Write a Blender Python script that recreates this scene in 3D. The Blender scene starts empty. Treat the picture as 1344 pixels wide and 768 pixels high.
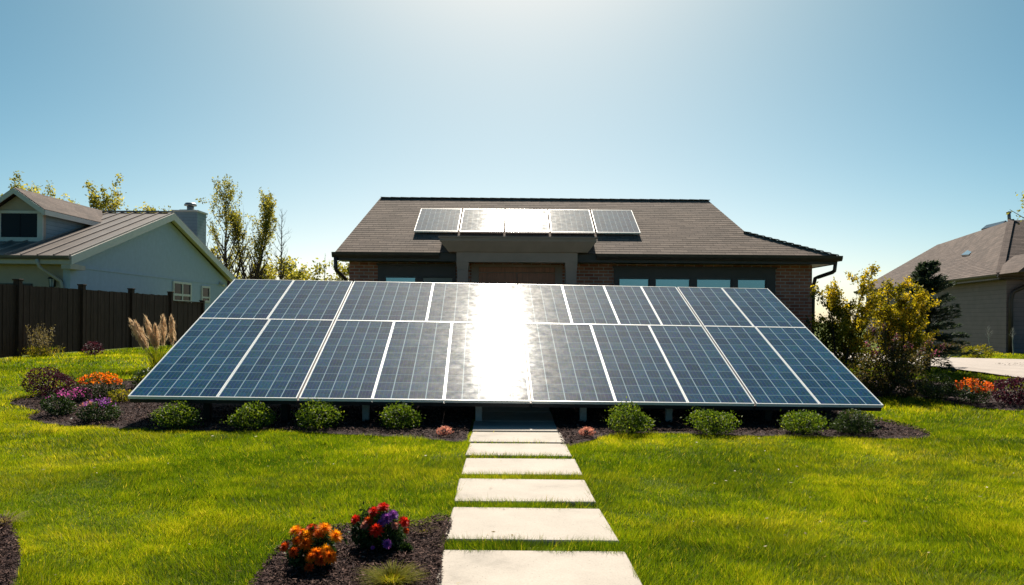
import bpy, bmesh, math, random
import numpy as np
from mathutils import Vector, Matrix

S = bpy.context.scene
COL = S.collection
rad = math.radians

# ------------------------------------------------------------------ camera
EYE = 1.6
FPX, CX, HY, ROLL = 1000.0, 672.0, 420.0, rad(0.45)     # metres-per-pixel bookkeeping for the photo's 1344 px width
cam_d = bpy.data.cameras.new('camera')
cam = bpy.data.objects.new('camera', cam_d)
COL.objects.link(cam)
cam_d.sensor_width = 36
cam_d.lens = 36 * FPX / 1344
cam_d.shift_y = (HY - 384) / 1344 * math.cos(ROLL)
cam_d.shift_x = 0.0
cam_d.clip_end = 3000
cam_d.clip_start = 0.1
cam.location = (0, 0, EYE)
cam.rotation_euler = (Matrix.Rotation(rad(90), 3, 'X') @ Matrix.Rotation(ROLL, 3, 'Z')).to_euler()
S.camera = cam

# ------------------------------------------------------------------ sky and sun
SUN_EL, SUN_AZ = 47.0, 0.2
w = bpy.data.worlds.new('World')
S.world = w
w.use_nodes = True
nt = w.node_tree
nt.nodes.clear()
sky = nt.nodes.new('ShaderNodeTexSky')
sky.sky_type = 'NISHITA'
sky.sun_disc = False
sky.sun_elevation = rad(SUN_EL)
sky.sun_rotation = rad(SUN_AZ)
sky.air_density = 0.5
sky.dust_density = 1.2
sky.ozone_density = 1.0
bg = nt.nodes.new('ShaderNodeBackground')
bg.inputs['Strength'].default_value = 0.1
wo = nt.nodes.new('ShaderNodeOutputWorld')
# film response of the clear sky, channel by channel (deep teal overhead, pale at the horizon)
sep = nt.nodes.new('ShaderNodeSeparateColor'); com = nt.nodes.new('ShaderNodeCombineColor')
nt.links.new(sky.outputs[0], sep.inputs[0])
for ch, (k_, g_) in enumerate(((1.36, 2.00), (1.045, 1.45), (0.745, 1.30))):
    pw = nt.nodes.new('ShaderNodeMath'); pw.operation = 'POWER'; pw.inputs[1].default_value = g_
    mu_ = nt.nodes.new('ShaderNodeMath'); mu_.operation = 'MULTIPLY'; mu_.inputs[1].default_value = k_ * 10 * 0.1 ** g_
    # soft shoulder: v / sqrt(1 + (v / c)^2)
    c_ = (11.0, 12.0, 12.5)[ch]
    dv_ = nt.nodes.new('ShaderNodeMath'); dv_.operation = 'DIVIDE'; dv_.inputs[1].default_value = c_
    sq_ = nt.nodes.new('ShaderNodeMath'); sq_.operation = 'MULTIPLY_ADD'; sq_.inputs[2].default_value = 1.0
    rt_ = nt.nodes.new('ShaderNodeMath'); rt_.operation = 'SQRT'
    ou_ = nt.nodes.new('ShaderNodeMath'); ou_.operation = 'DIVIDE'
    nt.links.new(sep.outputs[ch], pw.inputs[0]); nt.links.new(pw.outputs[0], mu_.inputs[0])
    nt.links.new(mu_.outputs[0], dv_.inputs[0]); nt.links.new(dv_.outputs[0], sq_.inputs[0]); nt.links.new(dv_.outputs[0], sq_.inputs[1])
    nt.links.new(sq_.outputs[0], rt_.inputs[0]); nt.links.new(mu_.outputs[0], ou_.inputs[0]); nt.links.new(rt_.outputs[0], ou_.inputs[1])
    nt.links.new(ou_.outputs[0], com.inputs[ch])
nt.links.new(com.outputs[0], bg.inputs[0])
nt.links.new(bg.outputs[0], wo.inputs[0])
sun_d = bpy.data.lights.new('sun', 'SUN')
sun_d.energy = 4.8
sun_d.angle = rad(0.53)
sun_d.color = (1.0, 0.93, 0.80)
sun = bpy.data.objects.new('sun', sun_d)
COL.objects.link(sun)
sdir = Vector((math.sin(rad(SUN_AZ)) * math.cos(rad(SUN_EL)), math.cos(rad(SUN_AZ)) * math.cos(rad(SUN_EL)), math.sin(rad(SUN_EL))))
sun.rotation_euler = sdir.to_track_quat('Z', 'Y').to_euler()
sun.location = sdir * 60
S.view_settings.view_transform = 'Standard'
S.view_settings.look = 'None'
S.view_settings.exposure = 0.83
S.view_settings.gamma = 1.0
S.render.engine = 'CYCLES'
S.cycles.max_bounces = 6
S.cycles.transparent_max_bounces = 6

# ------------------------------------------------------------------ measuring helpers
def smooth(t):
    t = np.clip(t, 0, 1)
    return t * t * (3 - 2 * t)

def zt(x, y):                     # the lawn rises gently towards the houses
    return 0.5 * smooth((np.asarray(y, float) - 11.0) / 10.0) + 0.0 * np.asarray(x)

def ray(px, py):
    u, v = px - CX, HY - py
    return Vector(((u * math.cos(ROLL) - v * math.sin(ROLL)) / FPX, 1.0, (u * math.sin(ROLL) + v * math.cos(ROLL)) / FPX))

def P(px, py, d):                 # point seen at a pixel of the photo, d metres away
    r = ray(px, py)
    return Vector((r.x * d, d, EYE + r.z * d))

def G(px, py, dz=0.0):            # point of the ground seen at a pixel of the photo
    r = ray(px, py)
    lo, hi = 1.0, 200.0
    for _ in range(60):
        m = (lo + hi) / 2
        if EYE + r.z * m > float(zt(r.x * m, m)):
            lo = m
        else:
            hi = m
    return Vector((r.x * lo, lo, float(zt(r.x * lo, lo)) + dz))

def on_plane(px, py, p0, n):
    r = ray(px, py)
    c = Vector((0, 0, EYE))
    t = (p0 - c).dot(n) / r.dot(n)
    return c + r * t

# cheap value noise
_rs = np.random.RandomState(5)
_lat = _rs.rand(64, 64)
def vnoise(x, y, s):
    x = np.asarray(x, float) / s + 100.3; y = np.asarray(y, float) / s + 100.7
    xi = np.floor(x).astype(int); yi = np.floor(y).astype(int)
    fx = x - xi; fy = y - yi
    fx = fx * fx * (3 - 2 * fx); fy = fy * fy * (3 - 2 * fy)
    a = _lat[xi % 64, yi % 64]; b = _lat[(xi + 1) % 64, yi % 64]
    c = _lat[xi % 64, (yi + 1) % 64]; d = _lat[(xi + 1) % 64, (yi + 1) % 64]
    return (a * (1 - fx) + b * fx) * (1 - fy) + (c * (1 - fx) + d * fx) * fy

def in_poly(x, y, poly):
    x = np.asarray(x); y = np.asarray(y)
    ins = np.zeros(x.shape, bool)
    n = len(poly)
    j = n - 1
    for i in range(n):
        xi, yi = poly[i]; xj, yj = poly[j]
        c = ((yi > y) != (yj > y)) & (x < (xj - xi) * (y - yi) / (yj - yi + 1e-12) + xi)
        ins ^= c
        j = i
    return ins

def curve_poly(pts, n=6):         # closed Catmull-Rom through points
    out = []
    m = len(pts)
    for i in range(m):
        p0, p1, p2, p3 = [np.array(pts[(i + k) % m][:2], float) for k in (-1, 0, 1, 2)]
        for k in range(n):
            t = k / n
            out.append(tuple(0.5 * ((2 * p1) + (-p0 + p2) * t + (2 * p0 - 5 * p1 + 4 * p2 - p3) * t * t + (-p0 + 3 * p1 - 3 * p2 + p3) * t ** 3)))
    return out

# ------------------------------------------------------------------ object helpers
ORG = {}
def tag(o, label=None, cat=None, group=None, kind=None):
    if label: o['label'] = label
    if cat: o['category'] = cat
    if group: o['group'] = group
    if kind: o['kind'] = kind
    return o

def thing(name, loc, label, cat, group=None, rz=0.0):
    o = bpy.data.objects.new(name, None)
    o.empty_display_size = 0.2
    COL.objects.link(o)
    o.location = loc
    o.rotation_euler = (0, 0, rz)
    ORG[o.name] = Vector(loc)
    return tag(o, label, cat, group)

def copy_tree(o, parent=None, loc=None, rz=None, sc=None):
    c = o.copy()
    COL.objects.link(c)
    if parent is not None:
        c.parent = parent
    if loc is not None: c.location = loc
    if rz is not None: c.rotation_euler = (0, 0, rz)
    if sc is not None: c.scale = sc if hasattr(sc, '__len__') else (sc, sc, sc)
    for ch in [k for k in o.children]:
        copy_tree(ch, c)
    return c

class MB:
    def __init__(s):
        s.v = []; s.f = []; s.m = []; s.uv = {}
    def add(s, vs, fs, mi=0):
        b = len(s.v)
        s.v += [Vector(p) for p in vs]
        for f in fs:
            s.f.append([b + i for i in f]); s.m.append(mi)
        return s
    def quad(s, a, b, c, d, mi=0, uv=None):
        s.add([a, b, c, d], [[0, 1, 2, 3]], mi)
        if uv: s.uv[len(s.f) - 1] = uv
        return s
    def box(s, c, d, rot=None, mi=0):
        x, y, z = d[0] / 2, d[1] / 2, d[2] / 2
        vs = [Vector(p) for p in ((-x, -y, -z), (x, -y, -z), (x, y, -z), (-x, y, -z), (-x, -y, z), (x, -y, z), (x, y, z), (-x, y, z))]
        if rot is not None: vs = [rot @ p for p in vs]
        vs = [p + Vector(c) for p in vs]
        return s.add(vs, [[0, 3, 2, 1], [4, 5, 6, 7], [0, 1, 5, 4], [1, 2, 6, 5], [2, 3, 7, 6], [3, 0, 4, 7]], mi)
    def bb(s, a, b, mi=0):        # box from two corners
        a = Vector(a); b = Vector(b)
        return s.box((a + b) / 2, [abs(b[i] - a[i]) for i in range(3)], None, mi)
    def bar(s, a, b, wx, wy, up=Vector((0, 0, 1)), mi=0):   # square bar from a to b
        a = Vector(a); b = Vector(b); d = (b - a); L = d.length; d.normalize()
        x = up.cross(d)
        if x.length < 1e-4: x = Vector((1, 0, 0))
        x.normalize(); y = d.cross(x)
        M = Matrix((x, y, d)).transposed()
        return s.box((a + b) / 2, (wx, wy, L), M, mi)
    def tube(s, pts, r, n=8, mi=0, caps=True):
        pts = [Vector(p) for p in pts]
        rs = r if hasattr(r, '__len__') else [r] * len(pts)
        rings = []
        pv = None
        for i, p in enumerate(pts):
            d = (pts[min(i + 1, len(pts) - 1)] - pts[max(i - 1, 0)]).normalized()
            if pv is None:
                x = d.orthogonal().normalized()
            else:
                x = (pv - d * pv.dot(d)).normalized()
            pv = x
            y = d.cross(x)
            rings.append([p + (x * math.cos(2 * math.pi * k / n) + y * math.sin(2 * math.pi * k / n)) * rs[i] for k in range(n)])
        b = len(s.v)
        for rg in rings: s.v += rg
        for i in range(len(pts) - 1):
            for k in range(n):
                s.f.append([b + i * n + k, b + i * n + (k + 1) % n, b + (i + 1) * n + (k + 1) % n, b + (i + 1) * n + k]); s.m.append(mi)
        if caps:
            s.f.append([b + k for k in range(n)][::-1]); s.m.append(mi)
            s.f.append([b + (len(pts) - 1) * n + k for k in range(n)]); s.m.append(mi)
        return s
    def prism(s, poly, h, mi=0):  # 3D polygon extruded by vector h
        n = len(poly); h = Vector(h)
        vs = [Vector(p) for p in poly] + [Vector(p) + h for p in poly]
        fs = [list(range(n))[::-1], list(range(n, 2 * n))] + [[i, (i + 1) % n, n + (i + 1) % n, n + i] for i in range(n)]
        return s.add(vs, fs, mi)
    def build(s, name, mats, parent=None, smooth=False, bevel=0.0):
        org = ORG.get(parent.name, Vector()) if parent is not None else Vector()
        me = bpy.data.meshes.new(name)
        me.from_pydata([tuple(p - org) for p in s.v], [], s.f)
        if not hasattr(mats, '__len__'): mats = [mats]
        for m in mats: me.materials.append(m)
        me.polygons.foreach_set('material_index', s.m)
        bm = bmesh.new(); bm.from_mesh(me)
        bmesh.ops.recalc_face_normals(bm, faces=bm.faces)
        uvl = bm.loops.layers.uv.new('UVMap')
        bm.faces.ensure_lookup_table()
        for fi, f in enumerate(bm.faces):
            n = f.normal
            if fi in s.uv:
                base = s.f[fi]
                lut = {vi: s.uv[fi][k] for k, vi in enumerate(base)}
                for l in f.loops: l[uvl].uv = lut[l.vert.index]
                continue
            if abs(n.z) > 0.97:
                ua, va = Vector((1, 0, 0)), Vector((0, 1, 0))
            else:
                ua = Vector((0, 0, 1)).cross(n).normalized(); va = n.cross(ua)
            for l in f.loops:
                p = l.vert.co + org
                l[uvl].uv = (p.dot(ua), p.dot(va))
        if bevel > 0:
            bmesh.ops.bevel(bm, geom=list(bm.edges), offset=bevel, segments=1, affect='EDGES', profile=0.5)
        bm.to_mesh(me); bm.free()
        if smooth:
            me.polygons.foreach_set('use_smooth', [True] * len(me.polygons))
        o = bpy.data.objects.new(name, me)
        COL.objects.link(o)
        if parent is not None:
            o.parent = parent
            ORG[o.name] = org
        return o

def fast_mesh(name, V, k, mat, tint=None, parent=None, smooth=False):
    """V: (N*k,3) vertices, one k-gon per k vertices."""
    V = np.asarray(V, np.float32).reshape(-1, 3)
    if parent is not None: V = V - np.array(ORG[parent.name], np.float32)
    n = len(V) // k
    me = bpy.data.meshes.new(name)
    me.vertices.add(len(V)); me.vertices.foreach_set('co', V.ravel())
    me.loops.add(len(V)); me.loops.foreach_set('vertex_index', np.arange(len(V), dtype=np.int32))
    me.polygons.add(n)
    me.polygons.foreach_set('loop_start', np.arange(0, n * k, k, dtype=np.int32))
    me.polygons.foreach_set('loop_total', np.full(n, k, dtype=np.int32))
    if smooth: me.polygons.foreach_set('use_smooth', [True] * n)
    if tint is not None:
        a = me.attributes.new('tint', 'FLOAT', 'FACE')
        a.data.foreach_set('value', np.asarray(tint, np.float32))
    me.update(calc_edges=True)
    me.materials.append(mat)
    o = bpy.data.objects.new(name, me)
    COL.objects.link(o)
    if parent is not None:
        o.parent = parent; ORG[o.name] = ORG[parent.name]
    return o

# ------------------------------------------------------------------ materials
def new_mat(name):
    m = bpy.data.materials.new(name)
    m.use_nodes = True
    n = m.node_tree
    b = n.nodes['Principled BSDF']
    return m, n, b

def N(n, t, **k):
    x = n.nodes.new(t)
    for a, v in k.items():
        if a in ('operation', 'blend_type', 'data_type', 'noise_dimensions', 'attribute_name', 'feature', 'wave_type', 'bands_direction', 'distance'):
            setattr(x, a, v)
        else:
            x.inputs[a].default_value = v
    return x

def mixc(n, fac, a, b, bt='MIX'):
    x = n.nodes.new('ShaderNodeMix'); x.data_type = 'RGBA'; x.blend_type = bt
    def put(sock, v):
        if hasattr(v, 'is_output') or hasattr(v, 'links'): n.links.new(v, sock)
        elif isinstance(v, (int, float)): sock.default_value = v
        else: sock.default_value = (*v[:3], 1)
    put(x.inputs[0], fac); put(x.inputs[6], a); put(x.inputs[7], b)
    return x.outputs[2]

def ramp(n, fac, stops):
    r = n.nodes.new('ShaderNodeValToRGB')
    el = r.color_ramp.elements
    while len(el) < len(stops): el.new(0.5)
    for e, (p, c) in zip(el, stops):
        e.position = p; e.color = (*c, 1)
    n.links.new(fac, r.inputs[0])
    return r.outputs[0]

def simple(name, col, rough=0.6, var=0.25, scale=6.0, spec=0.3, bump=0.0, metal=0.0, stretch=None):
    m, n, b = new_mat(name)
    tc = N(n, 'ShaderNodeTexCoord')
    src = tc.outputs['Object']
    if stretch:
        mp = n.nodes.new('ShaderNodeMapping'); mp.inputs['Scale'].default_value = stretch
        n.links.new(src, mp.inputs[0]); src = mp.outputs[0]
    no = N(n, 'ShaderNodeTexNoise', Scale=scale, Detail=5.0, Roughness=0.6)
    n.links.new(src, no.inputs['Vector'])
    dark = [c * (1 - var) for c in col]; light = [min(1, c * (1 + var)) for c in col]
    n.links.new(ramp(n, no.outputs['Fac'], [(0.3, dark), (0.7, light)]), b.inputs['Base Color'])
    b.inputs['Roughness'].default_value = rough
    b.inputs['Specular IOR Level'].default_value = spec
    b.inputs['Metallic'].default_value = metal
    if bump:
        bp = N(n, 'ShaderNodeBump', Strength=bump, Distance=0.01)
        n.links.new(no.outputs['Fac'], bp.inputs['Height']); n.links.new(bp.outputs[0], b.inputs['Normal'])
    return m

def leaf_mat(name, stops, trans=0.4, tcol=None, rough=0.55, spec=0.25):
    m, n, b = new_mat(name)
    at = N(n, 'ShaderNodeAttribute', attribute_name='tint')
    c = ramp(n, at.outputs['Fac'], stops)
    n.links.new(c, b.inputs['Base Color'])
    b.inputs['Roughness'].default_value = rough
    b.inputs['Specular IOR Level'].default_value = spec
    tr = n.nodes.new('ShaderNodeBsdfTranslucent')
    tc = mixc(n, 1.0, c, tcol or (1.3, 1.25, 0.7), 'MULTIPLY')
    n.links.new(tc, tr.inputs[0])
    mx = n.nodes.new('ShaderNodeMixShader'); mx.inputs[0].default_value = trans
    n.links.new(b.outputs[0], mx.inputs[1]); n.links.new(tr.outputs[0], mx.inputs[2])
    n.links.new(mx.outputs[0], n.nodes['Material Output'].inputs[0])
    return m

M = {}
M['grass'] = leaf_mat('grass_blade', [(0.0, (0.022, 0.055, 0.004)), (0.42, (0.098, 0.152, 0.006)), (0.8, (0.245, 0.262, 0.012)), (1.0, (0.45, 0.38, 0.10))], 0.55, (2.0, 1.8, 0.45))
M['tuft'] = leaf_mat('tuft_blade', [(0.0, (0.06, 0.10, 0.008)), (0.6, (0.20, 0.20, 0.018)), (1.0, (0.34, 0.26, 0.06))], 0.5, (1.6, 1.4, 0.5), 0.8, 0.08)
M['dry'] = leaf_mat('dry_stem', [(0.0, (0.12, 0.09, 0.04)), (1.0, (0.42, 0.33, 0.16))], 0.35)
M['plume'] = leaf_mat('plume_hair', [(0.0, (0.48, 0.34, 0.22)), (1.0, (0.85, 0.70, 0.52))], 0.5, (1.2, 1.1, 0.95))
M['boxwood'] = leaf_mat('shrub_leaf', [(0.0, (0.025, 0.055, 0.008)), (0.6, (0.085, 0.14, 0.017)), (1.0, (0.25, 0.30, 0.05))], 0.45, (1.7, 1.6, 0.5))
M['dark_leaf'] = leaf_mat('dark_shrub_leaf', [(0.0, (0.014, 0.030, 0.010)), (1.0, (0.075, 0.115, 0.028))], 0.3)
M['purple_leaf'] = leaf_mat('purple_leaf', [(0.0, (0.018, 0.008, 0.014)), (0.7, (0.075, 0.022, 0.04)), (1.0, (0.20, 0.06, 0.08))], 0.35, (1.3, 0.9, 0.9))
M['mum_leaf'] = leaf_mat('flower_foliage', [(0.0, (0.010, 0.024, 0.008)), (0.8, (0.04, 0.075, 0.018)), (1.0, (0.14, 0.18, 0.08))], 0.3)
M['gold_leaf'] = leaf_mat('golden_leaf', [(0.0, (0.06, 0.072, 0.010)), (0.5, (0.20, 0.195, 0.018)), (1.0, (0.48, 0.39, 0.04))], 0.55, (1.9, 1.6, 0.5))
M['far_leaf'] = leaf_mat('spring_leaf', [(0.0, (0.08, 0.085, 0.02)), (0.5, (0.19, 0.205, 0.05)), (1.0, (0.38, 0.34, 0.085))], 0.6, (1.8, 1.6, 0.7))
M['spruce'] = leaf_mat('spruce_needle', [(0.0, (0.016, 0.032, 0.022)), (0.7, (0.055, 0.085, 0.062)), (1.0, (0.16, 0.17, 0.09))], 0.3)
M['wild_leaf'] = leaf_mat('wild_shrub_leaf', [(0.0, (0.022, 0.025, 0.012)), (0.6, (0.08, 0.078, 0.028)), (1.0, (0.24, 0.16, 0.08))], 0.45, (1.5, 1.3, 0.7))
def petal(name, a, b): return leaf_mat(name, [(0.0, a), (1.0, b)], 0.55, (1.25, 1.15, 0.9))
M['p_red'] = petal('petal_red', (0.42, 0.012, 0.008), (0.85, 0.05, 0.02))
M['p_orange'] = petal('petal_orange', (0.60, 0.10, 0.008), (0.95, 0.30, 0.01))
M['p_yellow'] = petal('petal_yellow', (0.78, 0.30, 0.006), (0.98, 0.52, 0.02))
M['p_rust'] = petal('petal_rust', (0.35, 0.04, 0.008), (0.75, 0.14, 0.02))
M['p_purple'] = petal('petal_purple', (0.16, 0.03, 0.30), (0.45, 0.16, 0.62))
M['p_magenta'] = petal('petal_magenta', (0.32, 0.03, 0.26), (0.62, 0.15, 0.52))
M['p_pink'] = petal('petal_pink', (0.40, 0.14, 0.13), (0.62, 0.30, 0.24))
M['bark'] = simple('bark', (0.075, 0.055, 0.042), 0.85, 0.35, 25, 0.15, 0.5)
M['pale_bark'] = simple('pale_bark', (0.42, 0.40, 0.37), 0.8, 0.2, 20, 0.2)
M['mulch'] = simple('mulch_soil', (0.050, 0.034, 0.034), 0.95, 0.6, 30, 0.1, 1.0)
M['chip'] = leaf_mat('mulch_chip', [(0.0, (0.013, 0.007, 0.006)), (0.6, (0.085, 0.050, 0.043)), (1.0, (0.30, 0.19, 0.155))], 0.0, None, 0.9, 0.06)
M['frame'] = simple('aluminium_frame', (0.80, 0.80, 0.79), 0.35, 0.05, 3, 0.5)
M['dark_metal'] = simple('dark_bronze_metal', (0.060, 0.040, 0.035), 0.45, 0.2, 8, 0.4)
M['black_frame'] = simple('panel_edge', (0.025, 0.026, 0.030), 0.4, 0.1, 8, 0.4)
M['bronze_light_stop'] = simple('seam_light_stop_strip', (0.16, 0.12, 0.10), 0.6, 0.2, 8, 0.3)
M['galv'] = simple('galvanised_steel', (0.32, 0.32, 0.32), 0.5, 0.2, 14, 0.4)
M['post'] = simple('black_post', (0.022, 0.020, 0.020), 0.55, 0.2, 10, 0.3)
M['portico'] = simple('portico_paint', (0.42, 0.275, 0.225), 0.6, 0.08, 3, 0.3)
M['win_frame'] = simple('window_frame_paint', (0.085, 0.06, 0.057), 0.5, 0.1, 4, 0.35)
M['door'] = simple('stained_door', (0.46, 0.17, 0.10), 0.5, 0.25, 3, 0.35, 0.2, 0.0, (9, 9, 0.8))
M['white_trim'] = simple('white_trim', (0.62, 0.60, 0.56), 0.55, 0.06, 4, 0.3)
M['cream_trim'] = simple('cream_trim', (0.50, 0.44, 0.38), 0.6, 0.08, 4, 0.3)
M['stucco_blue'] = simple('blue_grey_stucco', (0.43, 0.50, 0.62), 0.85, 0.06, 5, 0.2, 0.15)
M['stucco_beige'] = simple('beige_stucco', (0.42, 0.35, 0.29), 0.85, 0.06, 5, 0.2, 0.15)
M['garage'] = simple('garage_door_brown', (0.075, 0.060, 0.056), 0.6, 0.1, 4, 0.3)
M['flue'] = simple('flue_metal', (0.22, 0.23, 0.25), 0.4, 0.15, 6, 0.5, 0, 0.5)
M['lamp_black'] = simple('lamp_black', (0.02, 0.02, 0.02), 0.45, 0.1, 6, 0.4)
M['lamp_glass'] = simple('lamp_glass', (0.45, 0.47, 0.48), 0.2, 0.05, 6, 0.5)

def wood_fence():
    m, n, b = new_mat('fence_stain')
    uv = N(n, 'ShaderNodeTexCoord')
    mp = n.nodes.new('ShaderNodeMapping'); mp.inputs['Scale'].default_value = (14, 1.2, 1)
    n.links.new(uv.outputs['UV'], mp.inputs[0])
    no = N(n, 'ShaderNodeTexNoise', Scale=2.0, Detail=6.0, Roughness=0.7)
    n.links.new(mp.outputs[0], no.inputs['Vector'])
    at = N(n, 'ShaderNodeTexNoise', Scale=0.9, Detail=2.0)
    n.links.new(uv.outputs['Object'], at.inputs['Vector'])
    c = ramp(n, no.outputs['Fac'], [(0.25, (0.034, 0.018, 0.015)), (0.55, (0.078, 0.043, 0.037)), (0.85, (0.150, 0.092, 0.075))])
    n.links.new(mixc(n, at.outputs['Fac'], c, (0.6, 0.55, 0.55), 'MULTIPLY'), b.inputs['Base Color'])
    b.inputs['Roughness'].default_value = 0.8
    b.inputs['Specular IOR Level'].default_value = 0.2
    return m
M['fence'] = wood_fence()

def brick():
    m, n, b = new_mat('brick')
    uv = N(n, 'ShaderNodeTexCoord')
    br = N(n, 'ShaderNodeTexBrick', Scale=1.0)
    br.inputs['Brick Width'].default_value = 0.23
    br.inputs['Row Height'].default_value = 0.078
    br.inputs['Mortar Size'].default_value = 0.008
    br.inputs['Mortar Smooth'].default_value = 0.2
    br.inputs['Bias'].default_value = 0.0
    br.inputs['Color1'].default_value = (0.36, 0.105, 0.065, 1)
    br.inputs['Color2'].default_value = (0.52, 0.20, 0.13, 1)
    br.inputs['Mortar'].default_value = (0.52, 0.46, 0.42, 1)
    n.links.new(uv.outputs['UV'], br.inputs['Vector'])
    no = N(n, 'ShaderNodeTexNoise', Scale=3.0, Detail=5.0)
    n.links.new(uv.outputs['UV'], no.inputs['Vector'])
    n.links.new(mixc(n, 0.6, br.outputs['Color'], ramp(n, no.outputs['Fac'], [(0.3, (0.6, 0.58, 0.58)), (0.7, (1.15, 1.1, 1.1))]), 'MULTIPLY'), b.inputs['Base Color'])
    bp = N(n, 'ShaderNodeBump', Strength=0.6, Distance=0.008); bp.invert = True
    n.links.new(br.outputs['Fac'], bp.inputs['Height']); n.links.new(bp.outputs[0], b.inputs['Normal'])
    b.inputs['Roughness'].default_value = 0.85
    return m
M['brick'] = brick()

def shingle(name, c1, c2, row=0.145, wid=0.32):
    m, n, b = new_mat(name)
    uv = N(n, 'ShaderNodeTexCoord')
    br = N(n, 'ShaderNodeTexBrick', Scale=1.0)
    br.inputs['Brick Width'].default_value = wid
    br.inputs['Row Height'].default_value = row
    br.inputs['Mortar Size'].default_value = 0.006
    br.inputs['Mortar Smooth'].default_value = 0.1
    br.inputs['Bias'].default_value = 0.0
    br.inputs['Color1'].default_value = (*c1, 1)
    br.inputs['Color2'].default_value = (*c2, 1)
    br.inputs['Mortar'].default_value = (*[c * 0.45 for c in c1], 1)
    n.links.new(uv.outputs['UV'], br.inputs['Vector'])
    no = N(n, 'ShaderNodeTexNoise', Scale=1.3, Detail=7.0, Roughness=0.65)
    n.links.new(uv.outputs['UV'], no.inputs['Vector'])
    fi = N(n, 'ShaderNodeTexNoise', Scale=40.0, Detail=2.0)
    n.links.new(uv.outputs['UV'], fi.inputs['Vector'])
    c = mixc(n, 1.0, br.outputs['Color'], ramp(n, no.outputs['Fac'], [(0.3, (0.72, 0.72, 0.74)), (0.7, (1.15, 1.12, 1.1))]), 'MULTIPLY')
    c = mixc(n, 0.6, c, ramp(n, fi.outputs['Fac'], [(0.3, (0.6, 0.6, 0.6)), (0.7, (1.3, 1.3, 1.3))]), 'MULTIPLY')
    n.links.new(c, b.inputs['Base Color'])
    bp = N(n, 'ShaderNodeBump', Strength=0.5, Distance=0.01)
    n.links.new(fi.outputs['Fac'], bp.inputs['Height']); n.links.new(bp.outputs[0], b.inputs['Normal'])
    b.inputs['Roughness'].default_value = 0.9
    b.inputs['Specular IOR Level'].default_value = 0.2
    return m
M['shingle'] = shingle('brown_shingle', (0.155, 0.118, 0.098), (0.235, 0.182, 0.152), 0.125)
M['shingle_grey'] = shingle('grey_brown_shingle', (0.085, 0.062, 0.055), (0.140, 0.105, 0.092), 0.16, 0.34)

def siding(name, col, row=0.16):
    m, n, b = new_mat(name)
    uv = N(n, 'ShaderNodeTexCoord')
    sp = n.nodes.new('ShaderNodeSeparateXYZ'); n.links.new(uv.outputs['UV'], sp.inputs[0])
    dv = N(n, 'ShaderNodeMath', operation='DIVIDE'); n.links.new(sp.outputs[1], dv.inputs[0]); dv.inputs[1].default_value = row
    fr = N(n, 'ShaderNodeMath', operation='FRACT'); n.links.new(dv.outputs[0], fr.inputs[0])
    no = N(n, 'ShaderNodeTexNoise', Scale=2.5, Detail=5.0); n.links.new(uv.outputs['UV'], no.inputs['Vector'])
    c = ramp(n, fr.outputs[0], [(0.0, [k * 0.45 for k in col]), (0.10, col), (1.0, [k * 1.05 for k in col])])
    n.links.new(mixc(n, 0.5, c, ramp(n, no.outputs['Fac'], [(0.3, (0.75, 0.75, 0.75)), (0.7, (1.1, 1.1, 1.1))]), 'MULTIPLY'), b.inputs['Base Color'])
    bp = N(n, 'ShaderNodeBump', Strength=0.8, Distance=0.012); bp.invert = True
    n.links.new(fr.outputs[0], bp.inputs['Height']); n.links.new(bp.outputs[0], b.inputs['Normal'])
    b.inputs['Roughness'].default_value = 0.7
    return m
M['siding'] = siding('grey_brown_siding', (0.21, 0.150, 0.158), 0.17)
M['siding_blue'] = siding('blue_siding', (0.23, 0.31, 0.36), 0.16)

def concrete(name, col):
    m, n, b = new_mat(name)
    tc = N(n, 'ShaderNodeTexCoord')
    big = N(n, 'ShaderNodeTexNoise', Scale=1.7, Detail=6.0, Roughness=0.65); n.links.new(tc.outputs['Object'], big.inputs['Vector'])
    fine = N(n, 'ShaderNodeTexNoise', Scale=90.0, Detail=3.0); n.links.new(tc.outputs['Object'], fine.inputs['Vector'])
    vo = N(n, 'ShaderNodeTexVoronoi', Scale=26.0); n.links.new(tc.outputs['Object'], vo.inputs['Vector'])
    c = ramp(n, big.outputs['Fac'], [(0.22, [k * 0.62 for k in col]), (0.42, [k * 0.90 for k in col]), (0.6, col), (0.8, [min(1, k * 1.06) for k in col])])
    c = mixc(n, 0.35, c, ramp(n, fine.outputs['Fac'], [(0.3, (0.7, 0.7, 0.7)), (0.6, (1.1, 1.1, 1.1))]), 'MULTIPLY')
    c = mixc(n, 0.8, c, ramp(n, vo.outputs['Distance'], [(0.04, (0.30, 0.27, 0.25)), (0.13, (1, 1, 1))]), 'MULTIPLY')
    n.links.new(c, b.inputs['Base Color'])
    bp = N(n, 'ShaderNodeBump', Strength=0.25, Distance=0.004)
    n.links.new(fine.outputs['Fac'], bp.inputs['Height']); n.links.new(bp.outputs[0], b.inputs['Normal'])
    b.inputs['Roughness'].default_value = 0.85
    b.inputs['Specular IOR Level'].default_value = 0.25
    return m
M['concrete'] = concrete('slab_concrete', (0.46, 0.405, 0.35))
M['drive'] = concrete('driveway_concrete', (0.42, 0.36, 0.32))

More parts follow.
